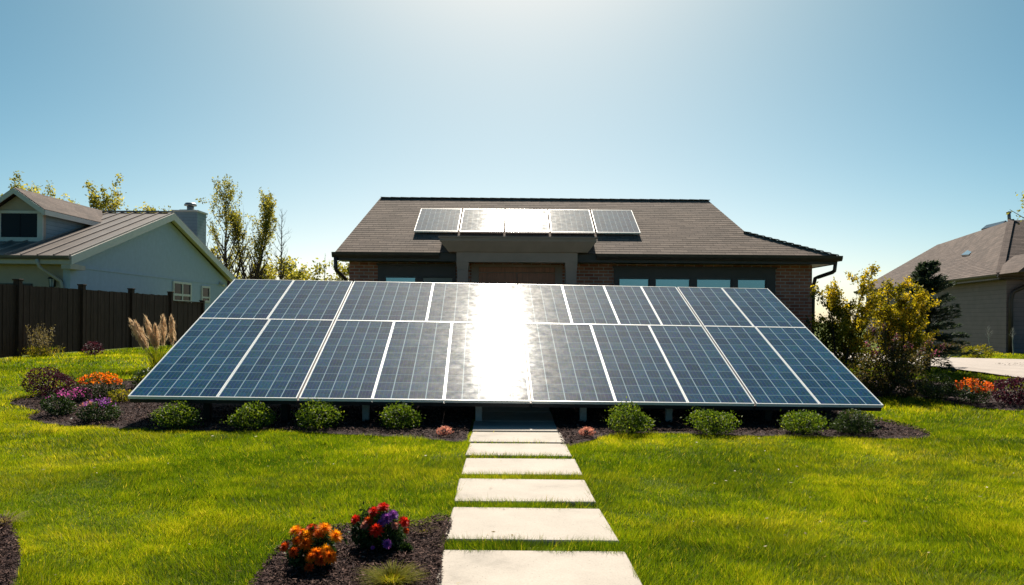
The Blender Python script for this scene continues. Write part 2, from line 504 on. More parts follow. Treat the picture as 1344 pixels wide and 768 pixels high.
def lawn():
    m, n, b = new_mat('lawn_ground')
    tc = N(n, 'ShaderNodeTexCoord')
    a = N(n, 'ShaderNodeTexNoise', Scale=0.6, Detail=6.0); n.links.new(tc.outputs['Object'], a.inputs['Vector'])
    f = N(n, 'ShaderNodeTexNoise', Scale=45.0, Detail=3.0); n.links.new(tc.outputs['Object'], f.inputs['Vector'])
    c = ramp(n, a.outputs['Fac'], [(0.3, (0.050, 0.080, 0.006)), (0.7, (0.115, 0.135, 0.010))])
    c = mixc(n, 0.8, c, ramp(n, f.outputs['Fac'], [(0.3, (0.4, 0.4, 0.4)), (0.7, (1.4, 1.4, 1.4))]), 'MULTIPLY')
    n.links.new(c, b.inputs['Base Color'])
    b.inputs['Roughness'].default_value = 0.95
    b.inputs['Specular IOR Level'].default_value = 0.1
    return m
M['lawn'] = lawn()

def metal_roof():
    m, n, b = new_mat('standing_seam_roof')
    tc = N(n, 'ShaderNodeTexCoord')
    no = N(n, 'ShaderNodeTexNoise', Scale=2.0, Detail=5.0); n.links.new(tc.outputs['UV'], no.inputs['Vector'])
    n.links.new(ramp(n, no.outputs['Fac'], [(0.3, (0.115, 0.092, 0.082)), (0.7, (0.17, 0.138, 0.122))]), b.inputs['Base Color'])
    b.inputs['Roughness'].default_value = 0.5
    b.inputs['Metallic'].default_value = 0.0
    return m
M['metal_roof'] = metal_roof()
M['seam'] = simple('roof_seam', (0.30, 0.24, 0.21), 0.45, 0.1, 3, 0.5)

def pv_glass(name, rough=0.075, rows=True, ior=1.16):
    """Solar cells under glass. UV runs 0..nx by 0..ny in cell units."""
    m, n, b = new_mat(name)
    tc = N(n, 'ShaderNodeTexCoord')
    sp = n.nodes.new('ShaderNodeSeparateXYZ'); n.links.new(tc.outputs['UV'], sp.inputs[0])
    def line(src, mul, width):
        mu = N(n, 'ShaderNodeMath', operation='MULTIPLY'); n.links.new(src, mu.inputs[0]); mu.inputs[1].default_value = mul
        fr = N(n, 'ShaderNodeMath', operation='FRACT'); n.links.new(mu.outputs[0], fr.inputs[0])
        sb = N(n, 'ShaderNodeMath', operation='SUBTRACT'); n.links.new(fr.outputs[0], sb.inputs[0]); sb.inputs[1].default_value = 0.5
        ab = N(n, 'ShaderNodeMath', operation='ABSOLUTE'); n.links.new(sb.outputs[0], ab.inputs[0])
        gt = N(n, 'ShaderNodeMath', operation='GREATER_THAN'); n.links.new(ab.outputs[0], gt.inputs[0]); gt.inputs[1].default_value = 0.5 - width
        return gt.outputs[0]
    gx = line(sp.outputs[0], 1.0, 0.030)
    bus = line(sp.outputs[0], 4.0, 0.045)
    # cell colour variation
    fl = n.nodes.new('ShaderNodeVectorMath'); fl.operation = 'FLOOR'; n.links.new(tc.outputs['UV'], fl.inputs[0])
    wn = n.nodes.new('ShaderNodeTexWhiteNoise'); n.links.new(fl.outputs[0], wn.inputs['Vector'])
    vo = N(n, 'ShaderNodeTexVoronoi', Scale=9.0); n.links.new(tc.outputs['UV'], vo.inputs['Vector'])
    c = mixc(n, wn.outputs['Value'], (0.004, 0.032, 0.076), (0.010, 0.060, 0.118))
    c = mixc(n, 0.35, c, vo.outputs['Color'], 'OVERLAY')
    bc = mixc(n, bus, c, (0.05, 0.09, 0.12))
    if rows:
        gy = line(sp.outputs[1], 1.0, 0.026)
        bc = mixc(n, gy, bc, (0.11, 0.19, 0.24))
        wob = N(n, 'ShaderNodeTexNoise', Scale=3.0, Detail=2.0); n.links.new(tc.outputs['UV'], wob.inputs['Vector'])
    bc = mixc(n, gx, bc, (0.24, 0.34, 0.40))
    n.links.new(bc, b.inputs['Base Color'])
    st = N(n, 'ShaderNodeTexNoise', Scale=7.0, Detail=5.0, Roughness=0.65); n.links.new(tc.outputs['Object'], st.inputs['Vector'])
    rr = N(n, 'ShaderNodeMapRange'); n.links.new(st.outputs['Fac'], rr.inputs[0])
    rr.inputs[1].default_value = 0.3; rr.inputs[2].default_value = 0.75; rr.inputs[3].default_value = rough * 0.75; rr.inputs[4].default_value = rough * 1.35
    n.links.new(rr.outputs[0], b.inputs['Roughness'])
    film = n.nodes.new('ShaderNodeBsdfGlossy'); film.inputs['Roughness'].default_value = 0.36
    film.inputs['Color'].default_value = (1.0, 0.88, 0.76, 1)
    fm = N(n, 'ShaderNodeMapRange'); n.links.new(st.outputs['Fac'], fm.inputs[0])
    fm.inputs[1].default_value = 0.3; fm.inputs[2].default_value = 0.75; fm.inputs[3].default_value = 0.0036; fm.inputs[4].default_value = 0.0075
    mxs = n.nodes.new('ShaderNodeMixShader'); n.links.new(fm.outputs[0], mxs.inputs[0])
    n.links.new(b.outputs[0], mxs.inputs[1]); n.links.new(film.outputs[0], mxs.inputs[2])
    n.links.new(mxs.outputs[0], n.nodes['Material Output'].inputs[0])
    b.inputs['IOR'].default_value = ior           # anti-reflective coated, bluish
    b.inputs['Specular Tint'].default_value = (0.50, 0.76, 1.0, 1)
    # glass is never perfectly flat
    no = N(n, 'ShaderNodeTexNoise', Scale=0.5, Detail=2.0); n.links.new(tc.outputs['Object'], no.inputs['Vector'])
    bp = N(n, 'ShaderNodeBump', Strength=0.05, Distance=0.01); n.links.new(no.outputs['Fac'], bp.inputs['Height'])
    n.links.new(bp.outputs[0], b.inputs['Normal'])
    return m
M['pv'] = pv_glass('solar_cells', rough=0.080)
M['pv_roof'] = pv_glass('roof_solar_cells', rough=0.07, rows=False, ior=1.30)

def window_glass(name, tint=(0.30, 0.37, 0.40), metal=0.75, rough=0.05):
    m, n, b = new_mat(name)
    tc = N(n, 'ShaderNodeTexCoord')
    no = N(n, 'ShaderNodeTexNoise', Scale=0.8, Detail=2.0); n.links.new(tc.outputs['Object'], no.inputs['Vector'])
    n.links.new(ramp(n, no.outputs['Fac'], [(0.3, [c * 0.85 for c in tint]), (0.7, tint)]), b.inputs['Base Color'])
    b.inputs['Metallic'].default_value = metal
    b.inputs['Roughness'].default_value = rough
    bp = N(n, 'ShaderNodeBump', Strength=0.05, Distance=0.01); n.links.new(no.outputs['Fac'], bp.inputs['Height'])
    n.links.new(bp.outputs[0], b.inputs['Normal'])
    return m
M['glass'] = window_glass('coated_glass')
M['glass_dark'] = window_glass('dark_glass', (0.025, 0.027, 0.035), 0.0, 0.12)
M['glass_dark'].node_tree.nodes['Principled BSDF'].inputs['IOR'].default_value = 1.12
M['curtain'] = simple('curtain', (0.34, 0.31, 0.28), 0.9, 0.2, 10, 0.1, 0, 0, (20, 20, 1))

# ------------------------------------------------------------------ the ground
def path_cx(y): return 0.155 - 0.0157 * (y - 5.2)
PW = 1.24
SLABS = [(4.22, 5.21), (5.44, 6.37), (6.61, 7.55), (7.76, 8.67), (8.84, 9.71), (9.83, 10.72), (10.80, 11.72), (11.80, 12.72), (12.80, 13.72), (13.80, 14.72), (14.80, 15.72), (15.80, 16.72)]

bed_left = curve_poly([G(14, 528), G(50, 520), G(95, 508), G(150, 502), G(190, 500), (-5.0, 15.9), (-2.6, 16.2), (-0.72, 16.0), (-0.63, 13.0), (-0.60, 10.6), G(608, 580), G(560, 577), G(500, 573), G(440, 570), G(390, 567.5), G(300, 566.5), G(180, 564), G(111, 561), G(66, 557), G(36, 549), G(52, 541), G(24, 533)], 5)
bed_right = curve_poly([G(741, 587), G(770, 580), G(800, 572), G(860, 569), G(930, 571), G(1000, 573), G(1100, 574), G(1180, 576.5), G(1222, 573), G(1195, 562), G(1150, 551), (5.6, 14.0), (5.3, 16.0), (2.6, 16.2), (0.72, 16.0), (0.68, 13.0), (0.66, 10.4)], 5)
bed_front = curve_poly([G(330, 790), G(342, 757), G(362, 730), G(392, 709), G(440, 697), G(490, 694), G(540, 692), G(578, 684), G(594, 690), G(588, 708), G(580, 735), G(568, 790), G(450, 800)], 5)
bed_corner = curve_poly([G(-60, 690), G(0, 684), G(17, 700), G(26, 725), G(24, 752), G(5, 785), G(-70, 790)], 5)
bed_flowers = curve_poly([G(1185, 520), G(1240, 528), G(1290, 536), G(1345, 540), G(1420, 540), G(1420, 520), G(1330, 524), G(1280, 516), G(1240, 503), G(1180, 497), G(1120, 496), G(1085, 500), G(1100, 520), G(1140, 525)], 5)
bed_neighbour = curve_poly([G(1306, 479.5), G(1345, 478), G(1400, 478), G(1400, 485), G(1345, 484.5)], 4)
BEDS = [('left', bed_left), ('right', bed_right), ('front', bed_front), ('corner', bed_corner), ('flowers', bed_flowers), ('neighbour', bed_neighbour)]
drive = [(8.2, 26.0), (9.6, 22.0), (10.5, 19.8), (11.5, 17.2), (12.6, 15.2), (14.5, 13.0), (30, 13.0), (30, 21.5), (18.5, 22.2), (15.2, 22.7), (13.6, 23.4), (12.4, 25.0), (11.5, 28.0)]

ax = np.concatenate([[-900, -400, -150, -70], np.arange(-40, 40.1, 0.5), [70, 150, 400, 900]])
ay = np.concatenate([[-300, -60, -20], np.arange(-6, 40.1, 0.5), [60, 120, 300, 900, 1600]])
XX, YY = np.meshgrid(ax, ay)
ZZ = zt(XX, YY) + 0.012 * (vnoise(XX, YY, 1.7) - 0.5) * (np.abs(XX) < 40)
nxg = len(ax)
gm = bpy.data.meshes.new('lawn')
gm.from_pydata(np.stack([XX.ravel(), YY.ravel(), ZZ.ravel() - 0.012], 1).tolist(), [], [[j * nxg + i, j * nxg + i + 1, (j + 1) * nxg + i + 1, (j + 1) * nxg + i] for j in range(len(ay) - 1) for i in range(nxg - 1)])
gm.materials.append(M['lawn'])
ground = bpy.data.objects.new('lawn', gm); COL.objects.link(ground)
tag(ground, 'green lawn ground rolling up towards the houses', kind='structure')

def sheet(name, poly, mat, dz, step=0.2, rough=0.0, mound=0.0):
    bm = bmesh.new()
    vs = [bm.verts.new((x, y, 0)) for x, y in poly]
    bm.faces.new(vs)
    bmesh.ops.triangulate(bm, faces=bm.faces)
    xs = [p[0] for p in poly]; ys = [p[1] for p in poly]
    for axis, lo, hi in ((0, min(xs), max(xs)), (1, min(ys), max(ys))):
        k = lo + step
        while k < hi:
            no = (1, 0, 0) if axis == 0 else (0, 1, 0)
            co = (k, 0, 0) if axis == 0 else (0, k, 0)
            bmesh.ops.bisect_plane(bm, geom=bm.verts[:] + bm.edges[:] + bm.faces[:], plane_co=co, plane_no=no)
            k += step
    pa = np.array(poly)
    for v in bm.verts:
        e = 1.0
        if mound:
            e = min(1.0, float(np.min(np.hypot(pa[:, 0] - v.co.x, pa[:, 1] - v.co.y))) / 0.35)
        v.co.z = float(zt(v.co.x, v.co.y)) + dz + mound * e + rough * (float(vnoise(v.co.x, v.co.y, 0.21)) - 0.5) * e
    bmesh.ops.recalc_face_normals(bm, faces=bm.faces)
    me = bpy.data.meshes.new(name); bm.to_mesh(me); bm.free()
    me.materials.append(mat)
    o = bpy.data.objects.new(name, me); COL.objects.link(o)
    return tag(o, kind='structure')

for nm, pl in BEDS:
    far = nm in ('flowers', 'neighbour')
    sheet('mulch_bed', pl, M['mulch'], 0.004, 0.25 if far else 0.16, 0.03, 0.025)
sheet('driveway', drive, M['drive'], 0.05, 1.0)

rng = np.random.RandomState(11)
# bark chips lying on the beds
def chips():
    V = []; T = []
    for nm, pl in BEDS:
        pa = np.array(pl)
        x0, y0 = pa.min(0); x1, y1 = pa.max(0)
        dens = {'front': 9000, 'corner': 8000, 'left': 1400, 'right': 1400, 'flowers': 350, 'neighbour': 150}[nm]
        n = int((x1 - x0) * (y1 - y0) * dens)
        x = rng.uniform(x0, x1, n); y = rng.uniform(y0, y1, n)
        k = in_poly(x, y, pl)
        if nm in ('left', 'right'): k &= (y < 13.0) | (np.abs(x) > 5.3)
        x, y = x[k], y[k]
        n = len(x)
        z = zt(x, y) + 0.032 + rng.uniform(0, 0.03, n)
        L = rng.uniform(0.005, 0.021, n); W = rng.uniform(0.002, 0.0048, n)
        if nm not in ('front', 'corner'): L *= 1.4; W *= 1.6
        a = rng.uniform(0, 2 * np.pi, n); t = rng.normal(0, 0.35, n); r2 = rng.normal(0, 0.5, n)
        d = np.stack([np.cos(a) * np.cos(t), np.sin(a) * np.cos(t), np.sin(t)], 1)
        s = np.stack([-np.sin(a) * np.cos(r2), np.cos(a) * np.cos(r2), np.sin(r2)], 1)
        c = np.stack([x, y, z], 1)
        q = np.stack([c - d * L[:, None] - s * W[:, None], c + d * L[:, None] - s * W[:, None] * .6, c + d * L[:, None] * .9 + s * W[:, None], c - d * L[:, None] + s * W[:, None] * .8], 1)
        V.append(q.reshape(-1, 3)); T.append(rng.beta(1.3, 2.2, n))
    o = fast_mesh('mulch_chips', np.concatenate(V), 4, M['chip'], np.concatenate(T))
    tag(o, 'dark shredded bark chips covering the planting beds', 'mulch', kind='stuff')
chips()

# ------------------------------------------------------------------ the lawn's grass
def grass():
    V = []; T = []
    def zone(y0, y1, dens, h0, h1, wd, xlim=None):
        n = int(dens * (y1 - y0) * (1.5 * y1 + 8.4))
        y = rng.uniform(y0, y1, n)
        x = rng.uniform(-1, 1, n) * (0.75 * y1 + 4.2)
        k = (np.abs(x) < 0.72 * y + 1.0) | ((np.abs(x) < 0.72 * y + 4.2) & (rng.rand(n) < 0.45))
        c = path_cx(y)
        lush = vnoise(x, y, 0.55)
        for a, b in SLABS:
            k &= ~((np.abs(x - c) < PW / 2 + 0.004 - 0.05 * vnoise(x, y, 0.13) ** 2) & (y > a + 0.005) & (y < b - 0.06 * vnoise(x + 9, y, 0.16) ** 2))
        # sparse grass right along the joints of the paving
        joint = (np.abs(x - c) < PW / 2)
        k &= ~(joint & (y > 9.6) & (rng.rand(n) < 0.75))
        k &= ~(joint & (y > 10.7))
        k &= ~(joint & (rng.rand(n) < 0.75 * (vnoise(x, y, 0.35) < 0.30)))
        for nm, pl in BEDS:
            k &= ~in_poly(x, y, pl)
        k &= ~in_poly(x, y, drive)
        k &= ~((x > -4.2) & (x < 7.5) & (y > 15.9))
        k &= ~((np.abs(x) < 5.6) & (y > 12.0) & (y < 15.9))
        k &= ~((x < -13.2))
        k &= ~((x > 18) & (y > 28))
        x, y, lush, joint = x[k], y[k], lush[k], joint[k]
        n = len(x)
        z = zt(x, y) - 0.015
        big = vnoise(x, y, 2.6); mid = vnoise(x + 31, y - 17, 0.8); sm = vnoise(x - 7, y + 3, 0.16)
        h = rng.uniform(h0, h1, n) * (0.60 + 0.65 * lush) * (0.62 + 0.75 * sm)
        h = np.where(joint, rng.uniform(0.055, 0.10, n), h)
        a = rng.uniform(0, 2 * np.pi, n)
        lean = np.abs(rng.normal(0.55, 0.4, n)) * h
        la = rng.uniform(0, 2 * np.pi, n) * 0.6 + (vnoise(x, y, 0.9) * 8.0)
        wv = np.stack([np.cos(a), np.sin(a), np.zeros(n)], 1) * (wd * rng.uniform(0.6, 1.3, n))[:, None]
        base = np.stack([x, y, z], 1)
        tip = base + np.stack([np.cos(la) * lean, np.sin(la) * lean, h], 1)
        V.append(np.stack([base - wv, base + wv, tip], 1).reshape(-1, 3))
        t = -0.12 + 0.36 * big + 0.42 * mid + 0.34 * sm + rng.normal(0, 0.15, n)
        dry = rng.rand(n) < (0.03 + 0.10 * np.clip(mid - 0.6, 0, 1))
        t = np.where(dry, rng.uniform(0.85, 1.0, n), t)
        T.append(np.clip(t, 0, 1))
    zone(3.6, 6.0, 13000, 0.038, 0.066, 0.0023)
    zone(6.0, 8.5, 9000, 0.038, 0.064, 0.0028)
    zone(8.5, 12.5, 4600, 0.038, 0.066, 0.0042)
    zone(12.5, 18.0, 1500, 0.045, 0.075, 0.0075)
    zone(18.0, 30.0, 420, 0.045, 0.08, 0.014)
    o = fast_mesh('grass', np.concatenate(V), 3, M['grass'], np.concatenate(T))
    tag(o, 'short sunlit green lawn grass', 'grass', kind='stuff')
grass()

def leaf_litter():
    n = 150
    y = rng.uniform(4.4, 10.5, n); x = rng.uniform(-1, 1, n) * 0.66 * y
    z = zt(x, y) + rng.uniform(0.035, 0.06, n)
    onp = np.abs(x - path_cx(y)) < PW / 2
    z = np.where(onp, zt(x, y) + 0.038, z)
    V = leaves(np.stack([x, y, z], 1), 0.036, np.random.RandomState(4), 0.0, 0.6)
    V[:, 2] = np.repeat(z, 4) + (V[:, 2] - np.repeat(z, 4)) * 0.3
    o = fast_mesh('leaf_litter', V, 4, M['dry'], rng.rand(n))
    tag(o, 'small dry leaves fallen on the lawn and path', 'leaf litter', kind='stuff')

# ------------------------------------------------------------------ paving slabs
names = ['wide pale concrete slab nearest the camera, below the long front grass gap', 'pale concrete slab of the path, second from the front, beside the flower bed corner',
         'pale concrete slab of the path, third from the front', 'pale concrete slab of the path, fourth from the front', 'pale concrete slab of the path, fifth from the front, just before the narrow gap',
         'concrete slab half in sun and half in the shadow of the solar panels', 'shaded concrete slab directly under the front edge of the solar panels']
for i, (a, b) in enumerate(SLABS):
    cy = (a + b) / 2
    zc = float(zt(0, cy))
    sl = (float(zt(0, b)) - float(zt(0, a))) / (b - a)
    t = MB()
    w2 = PW / 2
    jx = rng.uniform(-0.012, 0.012, 4)
    low = [(path_cx(a) - w2 + jx[0], a, float(zt(0, a)) - 0.05), (path_cx(a) + w2 + jx[1], a, float(zt(0, a)) - 0.05), (path_cx(b) + w2 + jx[2], b, float(zt(0, b)) - 0.05), (path_cx(b) - w2 + jx[3], b, float(zt(0, b)) - 0.05)]
    r = bpy.data.objects.new
    t.prism(low, (0, 0, 0.078 + rng.uniform(-0.004, 0.004)))
    for q_ in range(4, 8): t.v[q_].z += rng.uniform(-0.004, 0.004)
    o = t.build('paving_slab', M['concrete'], None, False, 0.009)
    lab = names[i] if i < len(names) else 'shaded concrete slab of the path beneath the solar panels'
    if i >= 5:
        pass
    tag(o, lab, 'paving slab', 'concrete slabs of the garden path')

# ------------------------------------------------------------------ leaves, shrubs, trees
def leaves(C, size, rs, up=0.3, asp=0.45, D=None, spread=1.0):
    """leaf quads (kite shaped) at centres C; D optional preferred direction."""
    n = len(C)
    d = rs.normal(0, 1, (n, 3)) * spread
    if D is not None: d = d + D
    d[:, 2] += up
    d /= np.linalg.norm(d, axis=1)[:, None] + 1e-9
    o = rs.normal(0, 1, (n, 3))
    s = np.cross(d, o); s /= np.linalg.norm(s, axis=1)[:, None] + 1e-9
    L = (size * rs.uniform(0.6, 1.3, n))[:, None]; W = L * asp
    return np.stack([C - d * L * .5, C + s * W * .5 - d * L * 0.02, C + d * L * .5, C - s * W * .5 - d * L * 0.02], 1).reshape(-1, 3)

def lumpy(n, rs, rx, ry, rz, lobes=9, shell=0.35, amp=0.22, flat=0.15):
    d = rs.normal(0, 1, (n, 3)); d /= np.linalg.norm(d, axis=1)[:, None]
    lc = rs.normal(0, 1, (lobes, 3)); lc /= np.linalg.norm(lc, axis=1)[:, None]
    b = np.max(np.clip((d @ lc.T - 0.55) / 0.45, 0, 1), axis=1)
    r = (1 - amp + amp * 1.6 * b) * (1 - shell * rs.rand(n) ** 2.0)
    p = d * r[:, None]
    p[:, 2] = np.where(p[:, 2] < 0, p[:, 2] * 0.8, p[:, 2])
    return p * np.array([rx, ry, rz]), b, r

def shrub_proto(name, base, rx, ry, h, n, size, mat, seed, label, cat, group=None, amp=0.22, twig=0.05, asp=0.45, tshift=0.0, part='foliage'):
    rs = np.random.RandomState(seed)
    t = thing(name, base, label, cat, group)
    bz = np.array(base)
    rz = h / 1.85
    p, b, r = lumpy(n, rs, rx, ry, rz, 11, 0.45, amp)
    # sprigs sticking out
    k = int(n * twig)
    p[:k] *= rs.uniform(1.0, 1.36, k)[:, None]
    c = p + bz + np.array([0, 0, rz * 0.82])
    c[:, 2] = np.maximum(c[:, 2], bz[2] + 0.01)
    nd = p / (np.linalg.norm(p, axis=1)[:, None] + 1e-9)
    V = leaves(c, size, rs, 0.35, asp, nd * 0.9)
    tint = np.clip(rs.beta(2, 2.2, n) + tshift + 0.12 * (b - 0.4), 0, 1)
    fast_mesh(part, V, 4, mat, tint, t)
    s = MB()
    for q in range(7):
        a = rs.uniform(0, 6.28); e = rs.uniform(0.3, 0.75)
        tip = Vector((math.cos(a) * rx * e, math.sin(a) * ry * e, h * rs.uniform(0.5, 0.8)))
        s.tube([Vector(base) - Vector((0, 0, 0.03)), Vector(base) + tip * 0.45 + Vector((0, 0, 0.02)), Vector(base) + tip], [0.012, 0.008, 0.003], 5)
    s.build('stem', M['bark'], t, True)
    return t

def blossoms(t, name, base, rx, ry, rz, zc, n, size, mat, seed, zmin=0.1, per=7, side=1.2):
    """clusters of small petals on a shrub's upper surface"""
    rs = np.random.RandomState(seed)
    p, b, r = lumpy(n * 4, rs, rx, ry, rz, 8, 0.05, 0.15)
    p = p[p[:, 2] > zmin * rz][:n]
    c = np.repeat(p, per, 0) + rs.normal(0, size * 0.45, (len(p) * per, 3)) + np.array(base) + np.array([0, 0, zc])
    V = leaves(c, size * 0.8, rs, 0.5, 0.7)
    return fast_mesh(name, V, 4, mat, rs.rand(len(c)), t)

leaf_litter()
# row of clipped green shrubs along the front of the panels
protos = []
for k in range(3):
    protos.append(None)
row = [  # px centre, base y, width px, top y, dark, label
    (232, 559, 64, 523, 'boxwood', 'round green shrub under the left corner of the solar panels, left of the black post'),
    (329, 560, 60, 525, 'boxwood', 'round green shrub just right of the black post at the left end of the panels'),
    (418, 561, 60, 523, 'boxwood', 'round green shrub below the double seam between the first two solar banks'),
    (526, 563, 54, 528, 'boxwood', 'small round green shrub nearest the path on its left side'),
    (829, 568, 64, 527, 'boxwood', 'round green shrub nearest the path on its right side'),
    (935, 567, 60, 530, 'boxwood', 'round green shrub midway along the right mulch bed, left of a black post'),
    (1055, 568, 56, 533, 'boxwood', 'green shrub between the two black posts at the right end of the panels'),
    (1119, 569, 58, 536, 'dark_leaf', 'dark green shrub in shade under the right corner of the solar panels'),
]
for i, (px, by, wpx, ty, mt, lab) in enumerate(row):
    d = 10.95 if px < 700 else 10.80
    base = (ray(px, by).x * d, d, float(zt(0, d)) + 0.02)
    rx = wpx * d / FPX / 2 * 0.90
    h = (by - ty) * d / FPX * 0.92
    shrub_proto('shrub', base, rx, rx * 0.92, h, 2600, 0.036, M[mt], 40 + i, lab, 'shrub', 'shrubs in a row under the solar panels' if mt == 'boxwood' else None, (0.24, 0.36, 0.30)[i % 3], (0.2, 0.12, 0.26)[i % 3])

# purple and flowering plants of the left bed
def bush_at(px, by, wpx, ty, *a, **k):
    g = G(px, by); d = g.y + 0.15
    base = (ray(px, by).x * d, d, float(zt(0, d)) + 0.01)
    return base, wpx * d / FPX / 2, (by - ty) * d / FPX, d
base, rx, h, d = bush_at(66, 521, 62, 484)
shrub_proto('purple_shrub', base, rx * 0.95, rx * 0.9, h, 3200, 0.045, M['purple_leaf'], 60, 'round dark purple leaved shrub at the left tip of the mulch bed', 'shrub', None, 0.25, 0.12)
def flower_bush(px, by, wpx, ty, pet, seed, label, nb=26, size=0.05, leaf='mum_leaf', zmin=0.25, extra=None, n=1800):
    base, rx, h, d = bush_at(px, by, wpx, ty)
    t = shrub_proto('flowering_plant', base, rx * 0.93, rx * 0.85, h * 0.92, n, 0.042, M[leaf], seed, label, 'flowers', 'flowering plants in the mulch beds', 0.22, 0.06)
    rz = h / 1.9
    blossoms(t, 'blossoms', base, rx * 0.92, rx * 0.86, rz, rz * 0.86, nb, size, M[pet], seed + 1, zmin)
    if extra:
        blossoms(t, 'blossoms', base, rx * 0.9, rx * 0.9, rz, rz * 0.86, nb // 2, size * 0.9, M[extra], seed + 2, zmin)
    return t
flower_bush(132, 526, 58, 492, 'p_orange', 70, 'bushy plant with orange flowers near the left corner of the solar panels', 60, 0.05, extra='p_rust', zmin=0.3)
flower_bush(77, 549, 42, 517, 'p_magenta', 74, 'low plant with bright magenta flowers in front of the purple shrub', 16, 0.045, zmin=0.55)
flower_bush(103, 531, 34, 511, 'p_magenta', 78, 'small patch of magenta flowers left of the orange flowering plant', 30, 0.04, zmin=-0.1, n=500)
flower_bush(130, 557, 52, 527, 'p_purple', 82, 'low plant with violet flowers at the front edge below the orange flowers', 22, 0.04, zmin=0.5, extra='p_pink')
base, rx, h, d = bush_at(176, 516, 30, 487)
shrub_proto('shrub', (base[0], base[1] + 0.4, base[2]), rx, rx, h * 1.05, 800, 0.05, M['dark_leaf'], 86, 'small leafy green bush poking out behind the left edge of the panels', 'shrub', None, 0.3, 0.2)
base, rx, h, d = bush_at(158, 531, 30, 514)
shrub_proto('shrub', base, rx, rx * 0.8, h, 500, 0.045, M['tuft'], 88, 'small yellow-green leafy plant at the left corner of the panels', 'shrub', None, 0.3, 0.2)
# tiny rosette plants either side of the path
for px, by, lab in ((583, 576, 'tiny pinkish rosette plant left of the path in the mulch'), (770, 577, 'tiny pinkish rosette plant right of the path in the mulch')):
    base, rx, h, d = bush_at(px, by, 19, by - 13)
    shrub_proto('rosette_plant', base, rx, rx, h, 420, 0.032, M['p_pink'], 90, lab, 'plant', 'rosette plants beside the path', 0.3, 0.1)

# ---------------- flowers in the foreground bed: foliage plus single flower heads
def head_mesh(r, seed, rings=6, pet=22):
    rs = np.random.RandomState(seed)
    V = []; T = []
    for k in range(rings):
        f = (k + 1) / rings
        n = int(pet * (0.45 + 0.55 * f))
        for j in range(n):
            a = 2 * math.pi * (j + 0.5 * (k % 2)) / n + rs.normal(0, 0.08)
            el = math.radians(78 - 74 * f) + rs.normal(0, 0.12)
            d = np.array([math.cos(a) * math.cos(el), math.sin(a) * math.cos(el), math.sin(el)])
            s = np.array([-math.sin(a), math.cos(a), 0])
            L = r * (0.55 + 0.5 * f) * rs.uniform(0.9, 1.1); W = r * 0.13
            o = np.array([0, 0, r * 0.12 * (1 - f)])
            V += [o, o + d * L * 0.6 + s * W, o + d * L + np.array([0, 0, -0.06 * r]), o + d * L * 0.6 - s * W]
            T.append(0.35 + 0.5 * f * rs.rand() + 0.15 * (1 - f))
    return np.array(V), np.array(T)

def mum(px, by, wpx, ty, label, heads, seed):
    """heads: list of (px, py, radius px, material)"""
    g = G(px, by); d = g.y + 0.14
    base = Vector((ray(px, by).x * d, d, float(zt(0, d)) + 0.015))
    rx = wpx * d / FPX / 2; h = (by - ty) * d / FPX
    t = shrub_proto('flowering_plant', base, rx * 0.76, rx * 0.66, h * 0.78, 2600, 0.036, M['mum_leaf'], seed, label, 'flowers', 'flowering plants in the mulch beds', 0.2, 0.06, 0.5)
    st = MB()
    rs = np.random.RandomState(seed)
    for k, (hx, hy, hr, mt) in enumerate(heads):
        rel = (hy - ty) / max(1, (by - ty))
        dd = d - rx * (0.15 + 0.85 * min(1.0, rel * 1.6))
        c = P(hx, hy, dd)
        V, T = head_mesh(hr * dd / FPX, seed * 13 + k)
        out = Vector((c.x - base.x, c.y - base.y - 0.06, 0.22)).normalized()
        R = np.array(out.to_track_quat('Z', 'Y').to_matrix())
        fast_mesh('flower_head', V @ R.T + np.array(c), 4, M[mt], T, t)
        st.tube([base + Vector((0, 0, 0.03)), base.lerp(c, 0.55) + Vector((0, 0, 0.02)), c - out * 0.004], [0.006, 0.004, 0.003], 5)
    st.build('flower_stem', M['boxwood_stem'], t, True)
    return t
M['boxwood_stem'] = simple('green_stem', (0.05, 0.08, 0.02), 0.7, 0.2, 10)
mum(410, 760, 84, 690, 'plant covered in orange and yellow flower heads in the front bed',
    [(388, 697, 10, 'p_yellow'), (409, 694, 9, 'p_rust'), (426, 694, 11, 'p_yellow'), (440, 704, 11, 'p_yellow'), (403, 704, 11, 'p_yellow'), (418, 701, 9, 'p_orange'),
     (390, 710, 8, 'p_orange'), (401, 714, 11, 'p_orange'), (374, 718, 8, 'p_rust'), (386, 725, 9, 'p_rust'), (416, 728, 12, 'p_orange'), (428, 722, 9, 'p_yellow'), (432, 731, 11, 'p_orange'),
     (421, 735, 9, 'p_rust'), (408, 732, 8, 'p_orange'), (406, 745, 7, 'p_rust'), (398, 700, 8, 'p_orange')], 101)
mum(497, 735, 82, 662, 'plant with red and purple flower heads in the front bed beside the path',
    [(503, 666, 9, 'p_red'), (491, 672, 9, 'p_red'), (467, 682, 8, 'p_red'), (484, 684, 8, 'p_rust'), (494, 696, 11, 'p_red'), (530, 685, 9, 'p_red'), (507, 681, 9, 'p_purple'), (516, 676, 8, 'p_purple'),
     (500, 687, 6, 'p_purple'), (508, 714, 7, 'p_purple'), (478, 690, 6, 'p_pink'), (518, 690, 6, 'p_pink'), (533, 697, 5, 'p_rust'), (489, 719, 3, 'p_purple')], 111)
mum(531, 741, 20, 722, 'tiny plant with one yellow-orange flower right of the red flowers', [(531, 730, 8, 'p_yellow'), (524, 728, 4, 'p_pink')], 121)

